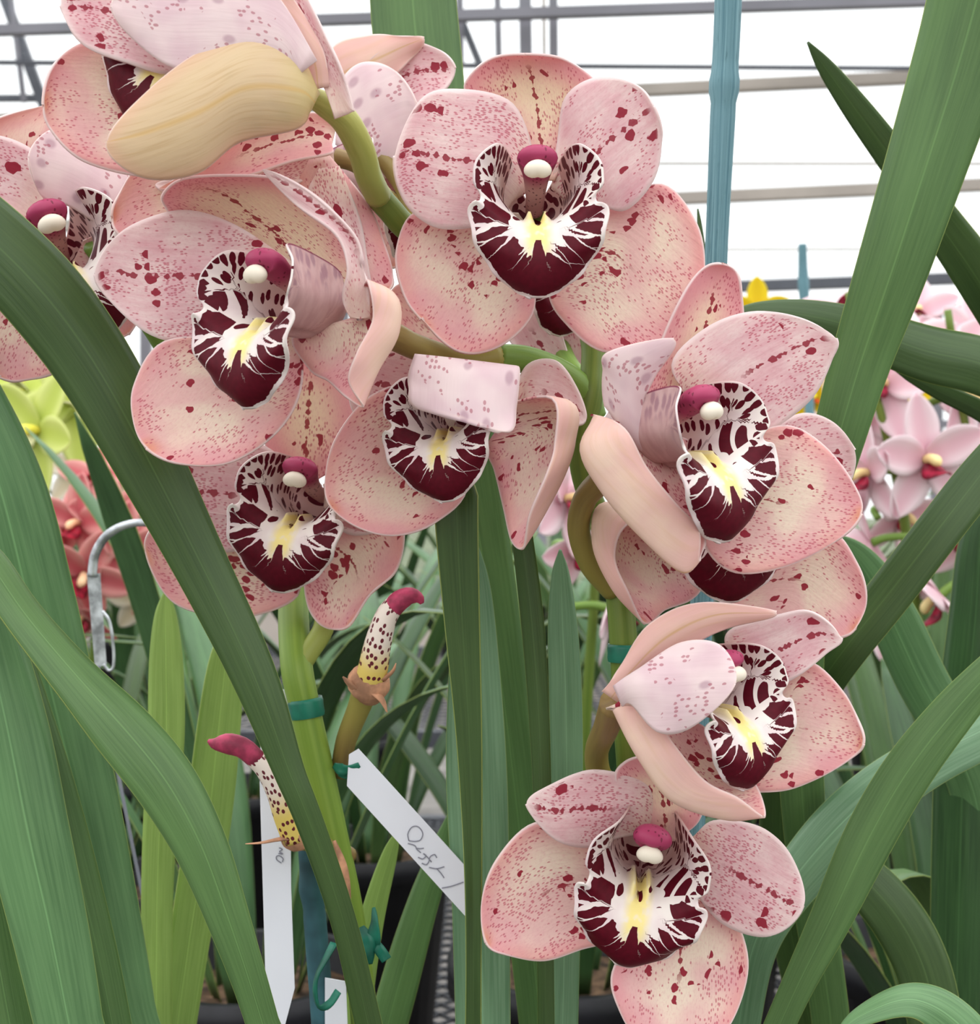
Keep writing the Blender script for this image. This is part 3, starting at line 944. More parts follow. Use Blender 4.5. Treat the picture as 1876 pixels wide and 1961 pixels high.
leaf(plantW, [(1990, -420, .41, 100), (1900, -120, .415, 175), (1845, 90, .42, 172), (1762, 350, .425, 150), (1700, 540, .43, 132), (1645, 700, .436, 112), (1602, 850, .44, 98), (1560, 1000, .452, 90), (1530, 1250, .47, 90), (1540, 1600, .50, 80), (1600, 2000, .53, 70)], 'leaf_mid', [-12, -6, 4, 0], .14, (.285, .545, RIM), seed=15)
leaf(plantW, [(1547, 80, .50, 3), (1580, 128, .50, 30), (1640, 210, .50, 50), (1720, 318, .50, 62), (1800, 430, .50, 76), (1880, 545, .50, 88), (1980, 720, .505, 92), (2060, 1000, .51, 90), (2060, 1500, .53, 80), (1960, 2000, .55, 70)], 'leaf_dark', [18, 24, 10], .2, (.38, .57, RIM), seed=16)
leaf(plantW, [(1385, 612, .50, 6), (1440, 600, .497, 40), (1540, 604, .494, 64), (1660, 634, .49, 88), (1780, 676, .487, 104), (1900, 704, .485, 108), (2050, 800, .488, 108), (2220, 1050, .495, 100), (2220, 1600, .52, 80), (2130, 2000, .535, 70)], 'leaf_dark', [-20, -14, -6], .3, (.39, .54, RIM), seed=17)
leaf(plantW, [(1690, 690, .53, 10), (1790, 745, .53, 30), (1900, 800, .53, 40), (2010, 900, .53, 46), (2100, 1100, .56, 60), (2060, 1600, .585, 60), (1980, 2000, .59, 60)], 'leaf_dark', 10, .2, (.375, .595, RIM), seed=18)
leaf(plantW, [(2000, 760, .455, 50), (1890, 895, .458, 80), (1800, 1010, .46, 84), (1700, 1140, .465, 84), (1620, 1240, .47, 82), (1560, 1330, .487, 80), (1500, 1480, .512, 80), (1500, 1700, .538, 76), (1560, 2000, .562, 70)], 'leaf_dark', [14, 10, 0], .14, (.29, .578, RIM), seed=19)
leaf(plantR, [(2020, 1170, .42, 50), (1900, 1282, .422, 66), (1820, 1370, .424, 82), (1735, 1480, .426, 92), (1660, 1610, .428, 92), (1590, 1760, .43, 76), (1530, 1880, .434, 60), (1480, 1990, .44, 54), (1420, 2120, .45, 50)], 'leaf_mid', [-8, -4, 4], .1, (.155, .53, RIM), seed=20)
leaf(plantR, [(2000, 1335, .47, 70), (1890, 1395, .472, 90), (1780, 1450, .474, 96), (1680, 1515, .476, 104), (1590, 1600, .478, 108), (1500, 1710, .482, 90), (1440, 1820, .49, 80), (1410, 2000, .51, 70)], 'leaf_blue', [20, 18, 8], .3, (.158, .55, RIM), seed=22)
leaf(plantW, [(1570, 1020, .56, 10), (1640, 1070, .56, 60), (1700, 1170, .56, 90), (1760, 1300, .56, 96), (1830, 1430, .56, 92), (1880, 1600, .57, 90), (1880, 2000, .578, 80)], 'leaf_light', [16, 16, 0], .25, (.34, .60, RIM), seed=23)
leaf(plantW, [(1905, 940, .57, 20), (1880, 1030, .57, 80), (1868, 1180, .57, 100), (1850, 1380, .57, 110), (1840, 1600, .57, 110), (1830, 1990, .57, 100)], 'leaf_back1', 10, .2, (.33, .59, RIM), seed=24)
leaf(plantW, [(1600, 1640, .52, 40), (1650, 1680, .52, 90), (1720, 1760, .52, 104), (1770, 1860, .52, 104), (1800, 2000, .52, 100)], 'leaf_dark', -12, .2, (.30, .56, RIM), seed=25)
leaf(plantW, [(1600, 1985, .40, 8), (1650, 1946, .40, 34), (1740, 1915, .40, 60), (1820, 1950, .405, 84), (1880, 2030, .41, 84), (1920, 2200, .43, 80)], 'leaf_light', [-20, -26, -10], .2, (.30, .50, RIM), seed=26)
# tall leaf behind the top blooms
leaf(plantR, [(760, -520, .50, 60), (780, -200, .50, 150), (790, 0, .50, 165), (806, 160, .50, 164), (830, 400, .50, 150), (880, 800, .50, 130), (960, 1300, .51, 100), (1040, 2000, .53, 80)], 'leaf_mid', 4, .12, (.08, .55, RIM), seed=27)
leaf(plantR, [(1336, 400, .53, 2), (1340, 440, .53, 10), (1345, 520, .53, 20), (1352, 700, .53, 36), (1330, 1200, .53, 60), (1290, 2000, .54, 60)], 'leaf_dark', 4, .2, (.13, .55, RIM), seed=28)

# ------------------------------------------------------------------ flowers
# F1, the open bloom at the top of the cascade
f = Flower(plantR, .37, (1035, 380), seed=1).stalk([(1040, 400, .40, 26), (1050, 445, .412, 22), (1072, 495, .419, 21), (1098, 548, .419, 22)], 'ped_g')
f.tepal('dorsal', (1040, 345), [(970, 260), (906, 195), (890, 160), (935, 116)], [(1100, 275), (1150, 215), (1150, 165), (1085, 117)], (1005, 106), z1=-70, bow=-40, cup=28)
f.tepal('petal', (1000, 375), [(955, 420), (900, 437), (830, 434), (775, 388)], [(1021, 292), (980, 196), (880, 170), (805, 190)], (756, 298), z1=-40, cup=-6)
f.tepal('petal', (1070, 375), [(1067, 265), (1082, 185), (1140, 148), (1212, 160)], [(1150, 396), (1200, 402), (1252, 345), (1267, 270)], (1250, 204), z1=-40, cup=-6)
f.tepal('sepal', (1005, 425), [(1025, 530), (1018, 605), (955, 664), (880, 673)], [(880, 400), (790, 408), (758, 480), (770, 555)], (806, 610), z1=-95, cup=14, z0=-150)
f.tepal('sepal', (1075, 425), [(1170, 385), (1270, 352), (1335, 430), (1349, 530)], [(1050, 560), (1085, 622), (1155, 673), (1250, 660)], (1320, 602), z1=-95, cup=16, z0=-150)
f.lip(1029, 347)

# F2, left bloom with a curled-over margin
f = Flower(plantR, .352, (500, 560), gx=.12, seed=2).stalk([(690, 620, .372, 30), (745, 640, .382, 28), (800, 666, .39, 25), (880, 690, .397, 25), (955, 684, .402, 25)], 'ped_b')
tube('stalk_base', [(955, 683, .402, 25), (1010, 690, .405, 27), (1070, 715, .409, 28), (1115, 752, .413, 30), (1135, 800, .416, 27)], M['ped_g'], plantR)
f.tepal('petal', (560, 520), [(430, 628), (355, 655), (285, 640), (215, 582)], [(450, 430), (360, 402), (280, 418), (218, 456)], (182, 525), z1=-70, z0=-150, cup=-5)
f.tepal('sepal', (560, 620), [(575, 745), (530, 828), (440, 886), (345, 888)], [(440, 640), (310, 655), (256, 735), (254, 805)], (280, 857), z1=-100, z0=-150, cup=14)
f.tepal('dorsal', (650, 590), [(420, 480), (350, 440), (318, 400), (312, 375)], [(660, 440), (610, 380), (540, 345), (440, 338)], (350, 345), z0=-190, z1=-60, cup=40, bow=-40, bw=60)
f.tepal('petal', (690, 610, 0), [(654, 568), (664, 510), (640, 445), (560, 388)], [(705, 560), (692, 500), (672, 446), (590, 368)], (503, 324), z0=-60, z1=-10, cup=0, Mid=[(690, 600, -60), (690, 520, -50), (668, 450, -40), (585, 378, -20)], name='petal')
f.tepal('sepal', (690, 590), [(702, 540, 10), (713, 610, 30), (682, 675, 34), (666, 728, 30)], [(562, 640, -140), (590, 706, -110), (626, 728, -60), (660, 758, -10)], (692, 778), z0=-130, z1=10, Mid=[(745, 590, -50), (750, 650, -30), (722, 705, -10), (705, 745, 6)], cup=0)
f.lip(498, 548, yaw=-36, roll=2, scale=1.04)

# F4, bloom with its upper petal folded over the column
f = Flower(plantR, .380, (860, 830), gx=.05, seed=4).stalk([(960, 800, .41, 24), (1010, 790, .415, 21), (1070, 800, .418, 21), (1112, 840, .418, 21)], 'ped_b')
f.tepal('sepal', (850, 800), [(895, 935), (835, 1000), (760, 1026), (690, 1012)], [(790, 735), (705, 760), (645, 835), (622, 912)], (632, 970), z0=-140, z1=-60, cup=10)
f.tepal('petal', (850, 770), [(770, 800), (700, 810), (670, 770)], [(860, 690), (790, 665), (725, 675)], (680, 710), z0=-205, z1=-150)
f.tepal('petal', (892, 692), [(784, 716), (783, 746), (793, 776)], [(994, 714), (987, 780), (974, 829)], (882, 800), z0=40, z1=95, cup=-25, bow=20, bw=98, name='dorsal_sepal')
f.tepal('petal', (1000, 770), [(1010, 700), (1060, 690), (1100, 740)], [(1010, 800), (1060, 820), (1100, 815)], (1122, 800), z0=-150, z1=-110)
f.tepal('sepal', (950, 800), [(1055, 765, 10), (1060, 850, 30), (1045, 905, 40), (1012, 985, 20)], [(930, 860), (945, 900), (962, 970), (978, 1036)], (1000, 1048), z0=-140, z1=-20, Mid=[(1080, 790, -60), (1088, 850, -40), (1070, 920, -20), (1030, 1000, -10)], cup=0)
f.lip(842, 772, yaw=-20, roll=-7, scale=.84)

# F5, top bloom seen from behind
f = Flower(plantR, .342, (400, 180), seed=5).stalk([(592, 182, .352, 18), (622, 200, .356, 24), (660, 230, .360, 27), (690, 285, .368, 27), (705, 335, .376, 26), (724, 376, .386, 25)], 'ped_y')
f.tepal('tan', (600, 195), [(565, 100), (485, 66), (390, 98), (290, 172)], [(565, 246), (455, 272), (375, 332), (270, 338)], (204, 274), z0=-20, z1=70, cup=-40, bow=40, bw=16)
f.tepal('sepal', (420, 180), [(400, 300), (300, 338), (170, 312), (103, 255)], [(400, 60), (260, 60), (155, 82), (102, 128)], (84, 200), z0=-150, z1=-40, cup=22)
f.tepal('petal', (470, 60), [(340, 140), (240, 118), (165, 90), (130, 48)], [(340, -40), (260, -60), (180, -60), (128, -30)], (117, 10), z0=-20, z1=10, cup=6)
f.tepal('petal', (590, 130), [(520, -20), (420, -70), (320, -60), (245, -25)], [(545, 130), (440, 140), (330, 130), (250, 68)], (211, 14), z0=10, z1=70, cup=-10)
f.tepal('dorsal', (610, 170), [(622, 110), (585, 40), (550, -20), (520, -60)], [(575, 105), (515, 30), (455, -20), (440, -60)], (470, -110), z0=-40, z1=10, cup=-10)
f.tepal('petal', (660, 220), [(606, 130), (572, 60), (545, 0), (530, -60)], [(676, 205), (650, 130), (618, 60), (588, -5)], (550, -90), z0=-50, z1=-30, cup=10)
f.lip(368, 52, yaw=-12, roll=30, scale=1.0, z=-50, column=False)

# bloom half hidden between the top one and the left one
f = Flower(plantR, .378, (480, 330), seed=13).stalk([(640, 300, .40, 18), (690, 320, .40, 17), (740, 380, .398, 17)], 'ped_b')
f.tepal('sepal', (640, 260), [(632, 294), (554, 310), (460, 340), (370, 356)], [(600, 215), (540, 230), (470, 250), (400, 310)], (305, 360), z0=-60, z1=0)
f.tepal('sepal', (470, 330), [(400, 420), (320, 445), (250, 460), (222, 440)], [(420, 300), (330, 300), (262, 322), (225, 380)], (216, 415), z0=-90, z1=-50)
f.tepal('petal', (640, 310), [(560, 352), (480, 372), (400, 385), (330, 372)], [(600, 280), (520, 300), (440, 320), (360, 335)], (298, 352), z0=-90, z1=-60)
f.tepal('sepal', (610, 300), [(705, 390), (738, 470), (752, 520)], [(560, 390), (620, 500), (690, 590)], (745, 556), z0=-70, z1=-40, cup=-20)
f.tepal('petal', (630, 320), [(690, 420), (704, 500), (712, 560)], [(590, 380), (640, 480), (660, 570)], (700, 610), z0=-50, z1=-30, cup=-12)

# bloom behind, turned to the bamboo stake
f = Flower(plantR, .43, (760, 260), seed=10).stalk([(690, 250, .445, 22), (730, 300, .44, 20), (770, 350, .436, 20), (810, 440, .425, 18)], 'ped_b')
f.tepal('dorsal', (640, 170), [(680, 190), (740, 160), (790, 110)], [(640, 90), (700, 70), (760, 68)], (812, 74), z0=-100, z1=-40, cup=-10)
f.tepal('petal', (670, 190), [(715, 108), (775, 80), (838, 94)], [(760, 215), (812, 194), (852, 170)], (870, 131), z0=-100, z1=-40)
f.tepal('petal', (660, 290), [(720, 345), (765, 320), (792, 262)], [(650, 170), (692, 122), (758, 136)], (800, 200), z0=-60, z1=0, cup=-15)
f.tepal('sepal', (690, 320), [(770, 360), (792, 420)], [(640, 360), (690, 460)], (757, 512), z0=-90, z1=-60)
f.lip(745, 320, yaw=60, roll=-14, scale=.8, z=-30, column=False)

# bloom behind the top open one
f = Flower(plantR, .455, (1050, 640), seed=12).stalk([(1060, 640, .475, 20), (1090, 700, .455, 19), (1125, 740, .425, 19)], 'ped_g')
f.tepal('petal', (1040, 570), [(1110, 590), (1130, 690), (1128, 780)], [(1020, 640), (1050, 720), (1075, 790)], (1105, 834), z0=-60, z1=-60)
f.tepal('petal', (1010, 570), [(1060, 600), (1080, 660), (1090, 700)], [(960, 620), (1000, 680), (1045, 720)], (1080, 735), z0=-40, z1=-30)
f.tepal('sepal', (900, 600), [(800, 700), (770, 650), (760, 600)], [(860, 560), (800, 540), (760, 545)], (745, 570), z0=-70, z1=-60)
f.lip(1082, 500, yaw=28, roll=12, scale=.66, z=-5, column=False)

# F6, bloom at the shoulder of the cascade, turned to the crossing leaves
f = Flower(plantR, .360, (1370, 850), gx=-.08, seed=6).stalk([(1150, 830, .380, 34), (1158, 905, .388, 27), (1120, 955, .396, 23), (1108, 1015, .402, 22), (1130, 1080, .410, 22), (1172, 1130, .418, 22)], 'ped_b')
f.tepal('dorsal', (1310, 800), [(1236, 740), (1272, 640), (1318, 548), (1350, 513)], [(1405, 700), (1424, 625), (1419, 560), (1410, 522)], (1385, 507), z0=-170, z1=-110, bow=-10, bw=55)
f.tepal('petal', (1360, 790), [(1285, 700), (1350, 628), (1440, 596), (1530, 609)], [(1440, 840), (1505, 806), (1560, 757), (1592, 693)], (1600, 648), z0=-140, z1=-60, cup=-4)
f.tepal('sepal', (1370, 900), [(1430, 838), (1510, 814), (1582, 856), (1636, 930)], [(1345, 1030), (1400, 1095), (1500, 1087), (1600, 1037)], (1649, 983), z0=-140, z1=-60, cup=8)
f.tepal('petal', (1165, 790), [(1243, 866), (1229, 785), (1252, 722)], [(1158, 770), (1156, 710), (1166, 674)], (1290, 650), z0=-90, z1=-20, cup=-14, bw=12)
f.tepal('sepal', (1150, 800), [(1330, 850, -130), (1330, 960, -60), (1345, 1000, -30), (1350, 1040, 0)], [(1197, 822, 20), (1238, 893, 40), (1290, 958, 40), (1336, 1012, 30)], (1336, 1070), z0=-60, z1=10, Mid=[(1122, 868, -40), (1166, 955, -10), (1238, 1035, 5), (1305, 1092, 10)], cup=0)
f.lip(1354, 808, yaw=38, roll=-7, scale=1.02)

# F7, bloom under it
f = Flower(plantR, .395, (1390, 1040), seed=7).stalk([(1330, 1050, .425, 24), (1270, 1090, .425, 20), (1195, 1160, .422, 20)], 'ped_g')
f.tepal('petal', (1420, 960), [(1450, 850), (1525, 793), (1592, 806)], [(1500, 1000), (1585, 962), (1628, 925)], (1636, 862), z0=-110, z1=-60, cup=-5)
f.tepal('sepal', (1340, 1040), [(1345, 1120), (1322, 1150), (1275, 1168)], [(1215, 1000, 20), (1178, 1062, 30), (1205, 1135, 30)], (1237, 1194), z0=-120, z1=-20, Mid=[(1175, 975, -60), (1150, 1045, -30), (1180, 1130, 0)], cup=0)
f.tepal('sepal', (1400, 1060), [(1480, 1040), (1590, 1016), (1642, 1080), (1659, 1150)], [(1400, 1180), (1470, 1205), (1540, 1225), (1600, 1222)], (1638, 1203), z0=-110, z1=-40, cup=10)
f.lip(1386, 940, yaw=6, roll=-2, scale=.94, z=-10)

# F8, bloom turned aside with its pale petal folded over
f = Flower(plantR, .367, (1400, 1340), gx=-.06, seed=8).stalk([(1178, 1345, .380, 30), (1160, 1395, .394, 25), (1142, 1440, .414, 23), (1152, 1490, .427, 23), (1200, 1530, .433, 22)], 'ped_b')
f.tepal('dorsal', (1170, 1335), [(1232, 1282), (1315, 1238), (1395, 1200)], [(1192, 1275), (1245, 1194), (1345, 1153)], (1486, 1173), z0=-60, z1=30, cup=-14)
f.tepal('petal', (1185, 1332), [(1212, 1348), (1262, 1402), (1330, 1388)], [(1222, 1285), (1305, 1232), (1378, 1236)], (1408, 1310), z0=10, z1=130, cup=-18, bow=16)
f.tepal('petal', (1385, 1265), [(1400, 1205), (1480, 1180), (1550, 1172)], [(1450, 1325), (1520, 1300), (1580, 1254)], (1610, 1221), z0=-110, z1=-30, cup=8)
f.tepal('sepal', (1410, 1370), [(1480, 1300), (1550, 1267), (1615, 1325), (1644, 1385)], [(1410, 1500), (1490, 1516), (1565, 1492), (1630, 1452)], (1652, 1424), z0=-120, z1=-50, cup=10)
f.tepal('sepal', (1178, 1348), [(1330, 1380, -90), (1400, 1440, -70), (1440, 1490, -40), (1460, 1530, -10)], [(1243, 1362, 20), (1290, 1424, 40), (1350, 1494, 40), (1412, 1526, 34)], (1462, 1562), z0=-40, z1=20, Mid=[(1194, 1388, -30), (1234, 1458, 0), (1292, 1532, 10), (1388, 1566, 14)], cup=0)
f.lip(1402, 1308, yaw=36, roll=-7, scale=.9)

# F9, the lowest bloom, nodding
f = Flower(plantR, .392, (1230, 1660), seed=9).stalk([(1270, 1600, .425, 24), (1250, 1590, .434, 22), (1216, 1570, .437, 22)], 'ped_g')
f.tepal('dorsal', (1270, 1610), [(1205, 1560), (1178, 1490), (1195, 1462)], [(1340, 1570), (1345, 1500), (1290, 1466)], (1235, 1450), z0=-120, z1=-60)
f.tepal('sepal', (1190, 1710), [(1160, 1800), (1110, 1820), (1040, 1841), (970, 1829)], [(1110, 1590), (1020, 1578), (950, 1648), (921, 1730)], (931, 1806), z0=-130, z1=-70, cup=14)
f.tepal('petal', (1250, 1580), [(1185, 1605), (1120, 1624), (1056, 1604)], [(1240, 1500), (1140, 1474), (1060, 1499)], (1009, 1540), z0=-110, z1=-10, cup=-14, bow=10)
f.tepal('petal', (1315, 1620), [(1370, 1570), (1462, 1586), (1520, 1650)], [(1335, 1715), (1390, 1774), (1475, 1793)], (1538, 1735), z0=-110, z1=-20, cup=-6)
f.tepal('sepal', (1275, 1730), [(1390, 1740), (1432, 1830), (1418, 1920), (1375, 1990)], [(1215, 1790), (1171, 1865), (1183, 1930), (1220, 1990)], (1295, 2030), z0=-130, z1=-60, cup=12)
f.lip(1240, 1648, yaw=-6, pitch=12, roll=12, scale=.96)

# F3, bloom of the staked stem
f = Flower(plantL, .428, (560, 970), seed=3).stalk([(560, 1000, .446, 24), (600, 1110, .452, 21), (622, 1190, .452, 20), (590, 1250, .448, 21), (570, 1275, .446, 22)], 'ped_y')
f.tepal('dorsal', (580, 920), [(510, 860), (500, 780), (530, 715)], [(660, 880), (680, 800), (660, 720)], (595, 665), z0=-130, z1=-90)
f.tepal('petal', (540, 960), [(480, 1045), (400, 1055), (330, 1010)], [(530, 870), (440, 835), (365, 870)], (308, 940), z0=-120, z1=-70)
f.tepal('petal', (620, 950), [(660, 880), (720, 860), (780, 890)], [(660, 1020), (720, 1020), (775, 990)], (800, 940), z0=-120, z1=-100)
f.tepal('sepal', (545, 1050), [(570, 1140), (485, 1180), (400, 1177), (325, 1148)], [(490, 1000), (400, 980), (330, 985), (290, 1012)], (278, 1058), z0=-130, z1=-80)
f.tepal('sepal', (610, 1040), [(690, 990), (768, 1005), (762, 1085), (708, 1136)], [(583, 1100), (588, 1160), (612, 1196), (640, 1206)], (670, 1195), z0=-120, z1=-60, cup=14)
f.lip(566, 936, yaw=-12, roll=8, scale=.88)

# F0, bloom cut by the frame behind the dark leaf
f = Flower(plantL, .405, (100, 470), seed=20).stalk([(180, 470, .42, 22), (300, 640, .452, 20), (430, 860, .474, 20), (570, 1080, .475, 22)], 'ped_g')
f.tepal('sepal', (60, 380), [(-60, 330), (-80, 280), (-20, 235)], [(110, 290), (120, 240), (105, 212)], (80, 203), z0=-120, z1=-90)
f.tepal('petal', (60, 430), [(0, 480), (-80, 460), (-150, 400)], [(90, 320), (20, 265), (-70, 265)], (-160, 330), z0=-110, z1=-80)
f.tepal('petal', (235, 420), [(240, 330), (160, 270), (95, 250)], [(215, 445), (138, 398), (80, 374)], (53, 300), z0=-70, z1=20, cup=-16)
f.tepal('sepal', (120, 520), [(160, 590), (120, 700), (50, 728)], [(30, 520), (-60, 560), (-60, 680)], (0, 722), z0=-110, z1=-60)
f.tepal('sepal', (150, 480), [(250, 425), (275, 520), (268, 600)], [(140, 580), (180, 630), (215, 645)], (246, 640), z0=-110, z1=-70)
f.lip(106, 450, yaw=16, roll=-20, scale=1.0)

# ---- withered blooms on the left plant: bare columns on shrivelled bases
def withered(stalk, colpath, tip, base, frills):
    o = tube('withered_flower', stalk, M['ped_b'], plantL)
    P = cr(colpath, 26)
    C = np.array([pt(p[0], p[1], p[2]) for p in P]); R = P[:, 3] * P[:, 2] / F
    link('column', tube_mesh('column', C, R, M['wcol'], 14), o)
    Q = cr(tip, 12)
    C = np.array([pt(p[0], p[1], p[2]) for p in Q]); R = Q[:, 3] * Q[:, 2] / F
    link('column_tip', tube_mesh('column_tip', C, R, M['magenta'], 14), o)
    Q = cr(base, 12)
    C = np.array([pt(p[0], p[1], p[2]) for p in Q]); R = Q[:, 3] * Q[:, 2] / F
    link('shrivelled_base', tube_mesh('shrivelled_base', C, R, M['bark'], 12), o)
    for fr in frills:
        Q = cr(fr, 8)
        C = np.array([pt(p[0], p[1], p[2]) for p in Q]); R = Q[:, 3] * Q[:, 2] / F
        link('dry_petal', tube_mesh('dry_petal', C, np.stack([R, R * .35], 1), M['bark'], 8), o)
def wcol():
    g = G('withered_column')
    u, v = g.xy(g.uv('nrm'))
    p = g.comb(g.m('MULTIPLY', u, 16.0), g.m('MULTIPLY', v, 20.0))
    c = g.mix(g.ss(v, .25, .6), (232, 206, 110), (240, 226, 214))
    vs = g.vor(g.scale(p, 1.0, .8), 1.0)
    cc, _ = g.xy(vs.outputs['Color'])
    sp = g.m('MULTIPLY', g.m('LESS_THAN', vs.outputs['Distance'], .34), g.m('LESS_THAN', cc, .6))
    c = g.mix(sp, c, (104, 34, 44))
    return g.done(c, .5, .1)
M['wcol'] = wcol()
M['magenta'] = plain('withered_magenta', (166, 58, 88), .5, .05, var=.2, nscale=200)
withered([(652, 1480, .452, 20), (662, 1420, .446, 20), (685, 1360, .44, 22), (700, 1320, .436, 26)],
         [(703, 1318, .434, 26), (714, 1280, .43, 29), (724, 1230, .426, 26), (740, 1180, .424, 22), (764, 1148, .424, 19)],
         [(750, 1166, .424, 20), (765, 1150, .423, 20), (785, 1141, .423, 17), (802, 1146, .423, 11), (808, 1156, .423, 4)],
         [(690, 1335, .437, 18), (700, 1325, .436, 34), (706, 1308, .434, 42), (712, 1290, .433, 36)],
         [[(680, 1320, .43, 14), (665, 1305, .428, 10), (656, 1296, .428, 3)], [(716, 1325, .43, 14), (732, 1342, .428, 9), (741, 1364, .427, 2)], [(735, 1300, .43, 14), (752, 1285, .429, 8), (758, 1270, .429, 2)]])
withered([(668, 1640, .452, 18), (640, 1625, .446, 18), (600, 1612, .44, 20), (575, 1604, .434, 24)],
         [(566, 1606, .430, 26), (548, 1560, .428, 25), (530, 1515, .426, 21), (505, 1470, .425, 19), (470, 1437, .425, 18)],
         [(492, 1455, .425, 19), (465, 1432, .424, 20), (435, 1424, .424, 20), (412, 1424, .424, 12), (398, 1418, .424, 3)],
         [(580, 1610, .434, 18), (568, 1602, .431, 30), (560, 1588, .43, 28)],
         [[(560, 1604, .428, 13), (530, 1608, .426, 9), (500, 1614, .425, 6), (470, 1616, .425, 2)]])
# dry sheath on the stem
tube('dry_sheath', [(640, 1610, .432, 3), (655, 1660, .432, 10), (664, 1710, .434, 8), (668, 1760, .436, 2)], M['bark'], plantL, 10)

# ------------------------------------------------------------------ stakes, ties, plant tags, hanger
def stake(label, path, nodes, mat, name='bamboo_stake'):
    P = cr(path, 90)
    C = np.array([pt(p[0], p[1], p[2]) for p in P]); R = P[:, 3] * P[:, 2] / F
    for ny in nodes:
        k = np.exp(-((P[:, 1] - ny) / 22.0) ** 2) * .2 - np.exp(-((P[:, 1] - ny - 38) / 12.0) ** 2) * .06
        R = R * (1 + k)
    C = C - C[-1] + C[-1]
    o = link(name, tube_mesh(name, C, R, M[mat], 18), None)
    return tag(o, label, 'stake')
stake('teal-painted bamboo stake rising behind the open spotted bloom', [(1404, -330, .47, 27), (1394, 0, .47, 26), (1386, 170, .47, 25), (1374, 420, .47, 22), (1368, 560, .47, 22), (1350, 1000, .475, 22), (1330, 1500, .48, 22), (1315, 2100, .497, 22), (1310, 2500, .515, 22), (1305, 2800, .535, 22)], [165, 760, 1350], 'bamboo')
stake('dark green stake tied to the stem with withered blooms', [(574, 1330, .462, 20), (590, 1600, .463, 21), (606, 1800, .463, 22), (618, 1961, .464, 22), (630, 2200, .475, 22), (640, 2500, .50, 22), (645, 2828, .53, 22)], [1700], 'bamboo_d')
stake('short thin blue-green stake tip standing before the far glass wall', [(1536, 468, 1.5, 8), (1538, 540, 1.5, 9), (1546, 700, 1.49, 9), (1560, 1000, 1.475, 9), (1604, 1660, 1.45, 9)], [545], 'bamboo', 'plant_stake')
for x, y0, dd, x1, y1, d1 in ((102, 640, 1.5, -50, 1625, 1.5), (32, 700, 1.45, -121, 1645, 1.46), (208, 860, 1.75, 261, 1535, 1.75), (126, 740, 1.6, -72, 1605, 1.54)):
    s_ = stake('thin blue-green stake among the coral and yellow-green orchids', [(x, y0, dd, 8), ((x + x1) / 2, (y0 + y1) / 2, (dd + d1) / 2, 8), (x1, y1, d1, 8)], [y0 + 120], 'bamboo', 'plant_stake')
    s_['group'] = 'thin stakes behind the coral orchids'

def ribbon(name, path, mat, parent=None, th=.0004):
    """path: (x, y, d, half width px, roll deg)"""
    P = cr(path, 24)
    C = np.array([pt(p[0], p[1], p[2]) for p in P])
    T = nrmz(np.gradient(C, axis=0))
    view = nrmz(C - np.array([0, 0, CZ]))
    S = nrmz(np.cross(view, -T)); D = np.cross(T, S)
    a = np.radians(P[:, 4])[:, None]
    S = S * np.cos(a) + D * np.sin(a)
    hw = P[:, 3] * P[:, 2] / F
    Gd, uv = leaf_grid(C, S, hw, 0.0, 4)
    return link(name, shell(name, Gd, th, [mat, mat], {'nrm': uv}), parent)

def tie_ring(label, x, y, d, r, h, tilt, ext=()):
    t = thing('plant_tie', label, 'plant tie', pt(x, y, d))
    c = pt(x, y, d)
    rr, hh = r * d / F, h * d / F
    pr = [(rr, -hh / 2), (rr * 1.05, -hh * .3), (rr * 1.03, 0), (rr * 1.05, hh * .3), (rr, hh / 2), (rr * .93, hh / 2), (rr * .93, -hh / 2), (rr, -hh / 2)]
    me = lathe_mesh('band', pr, (0, 0, 0), M['tape'], 24)
    o = link('band', me, t)
    o.matrix_parent_inverse = Matrix.Identity(4)
    o.rotation_euler = (0, math.radians(tilt), 0)
    for e in ext:
        ribbon('tie_end', e, M['tape'], t)
    return t
tie_ring('green tape band around the stem above the withered blooms', 586, 1355, .445, 33, 36, -8)
tie_ring('green tape band around the stem of the cascading spotted spike', 1195, 1250, .42, 31, 34, 0)
t = thing('plant_tie', 'small green tape knot holding the slanting white tag', 'plant tie', pt(665, 1475, .444))
ribbon('tie_end', [(640, 1466, .444, 5, 0), (655, 1474, .440, 12, 10), (672, 1472, .438, 10, 40), (688, 1464, .438, 5, 20)], M['tape'], t)
ribbon('tie_end', [(650, 1478, .441, 8, 20), (664, 1482, .440, 9, 0), (676, 1472, .439, 6, -20)], M['tape'], t)
t = thing('plant_tie', 'green tape bow with splayed ends beside the dark strap leaf', 'plant tie', pt(705, 1800, .43))
ribbon('tie_end', [(690, 1776, .43, 8, 0), (700, 1800, .428, 16, 10), (706, 1825, .428, 12, -15), (708, 1845, .43, 5, 0)], M['tape'], t)
ribbon('tie_end', [(716, 1738, .43, 3, 30), (718, 1765, .428, 10, 50), (716, 1795, .428, 14, 20), (714, 1820, .43, 9, 0)], M['tape'], t)
ribbon('tie_end', [(712, 1800, .43, 8, 0), (728, 1820, .428, 11, 20), (740, 1838, .428, 10, 0)], M['tape'], t)
t = thing('plant_tie', 'loose green tape loop curling round the dark green stake', 'plant tie', pt(612, 1880, .44))
ribbon('tie_end', [(640, 1806, .44, 8, 30), (625, 1835, .437, 8, 50), (608, 1868, .436, 7, 60), (604, 1900, .436, 6, 50), (612, 1928, .436, 5, 50), (632, 1922, .434, 9, -40), (648, 1898, .434, 7, -20)], M['tape'], t)

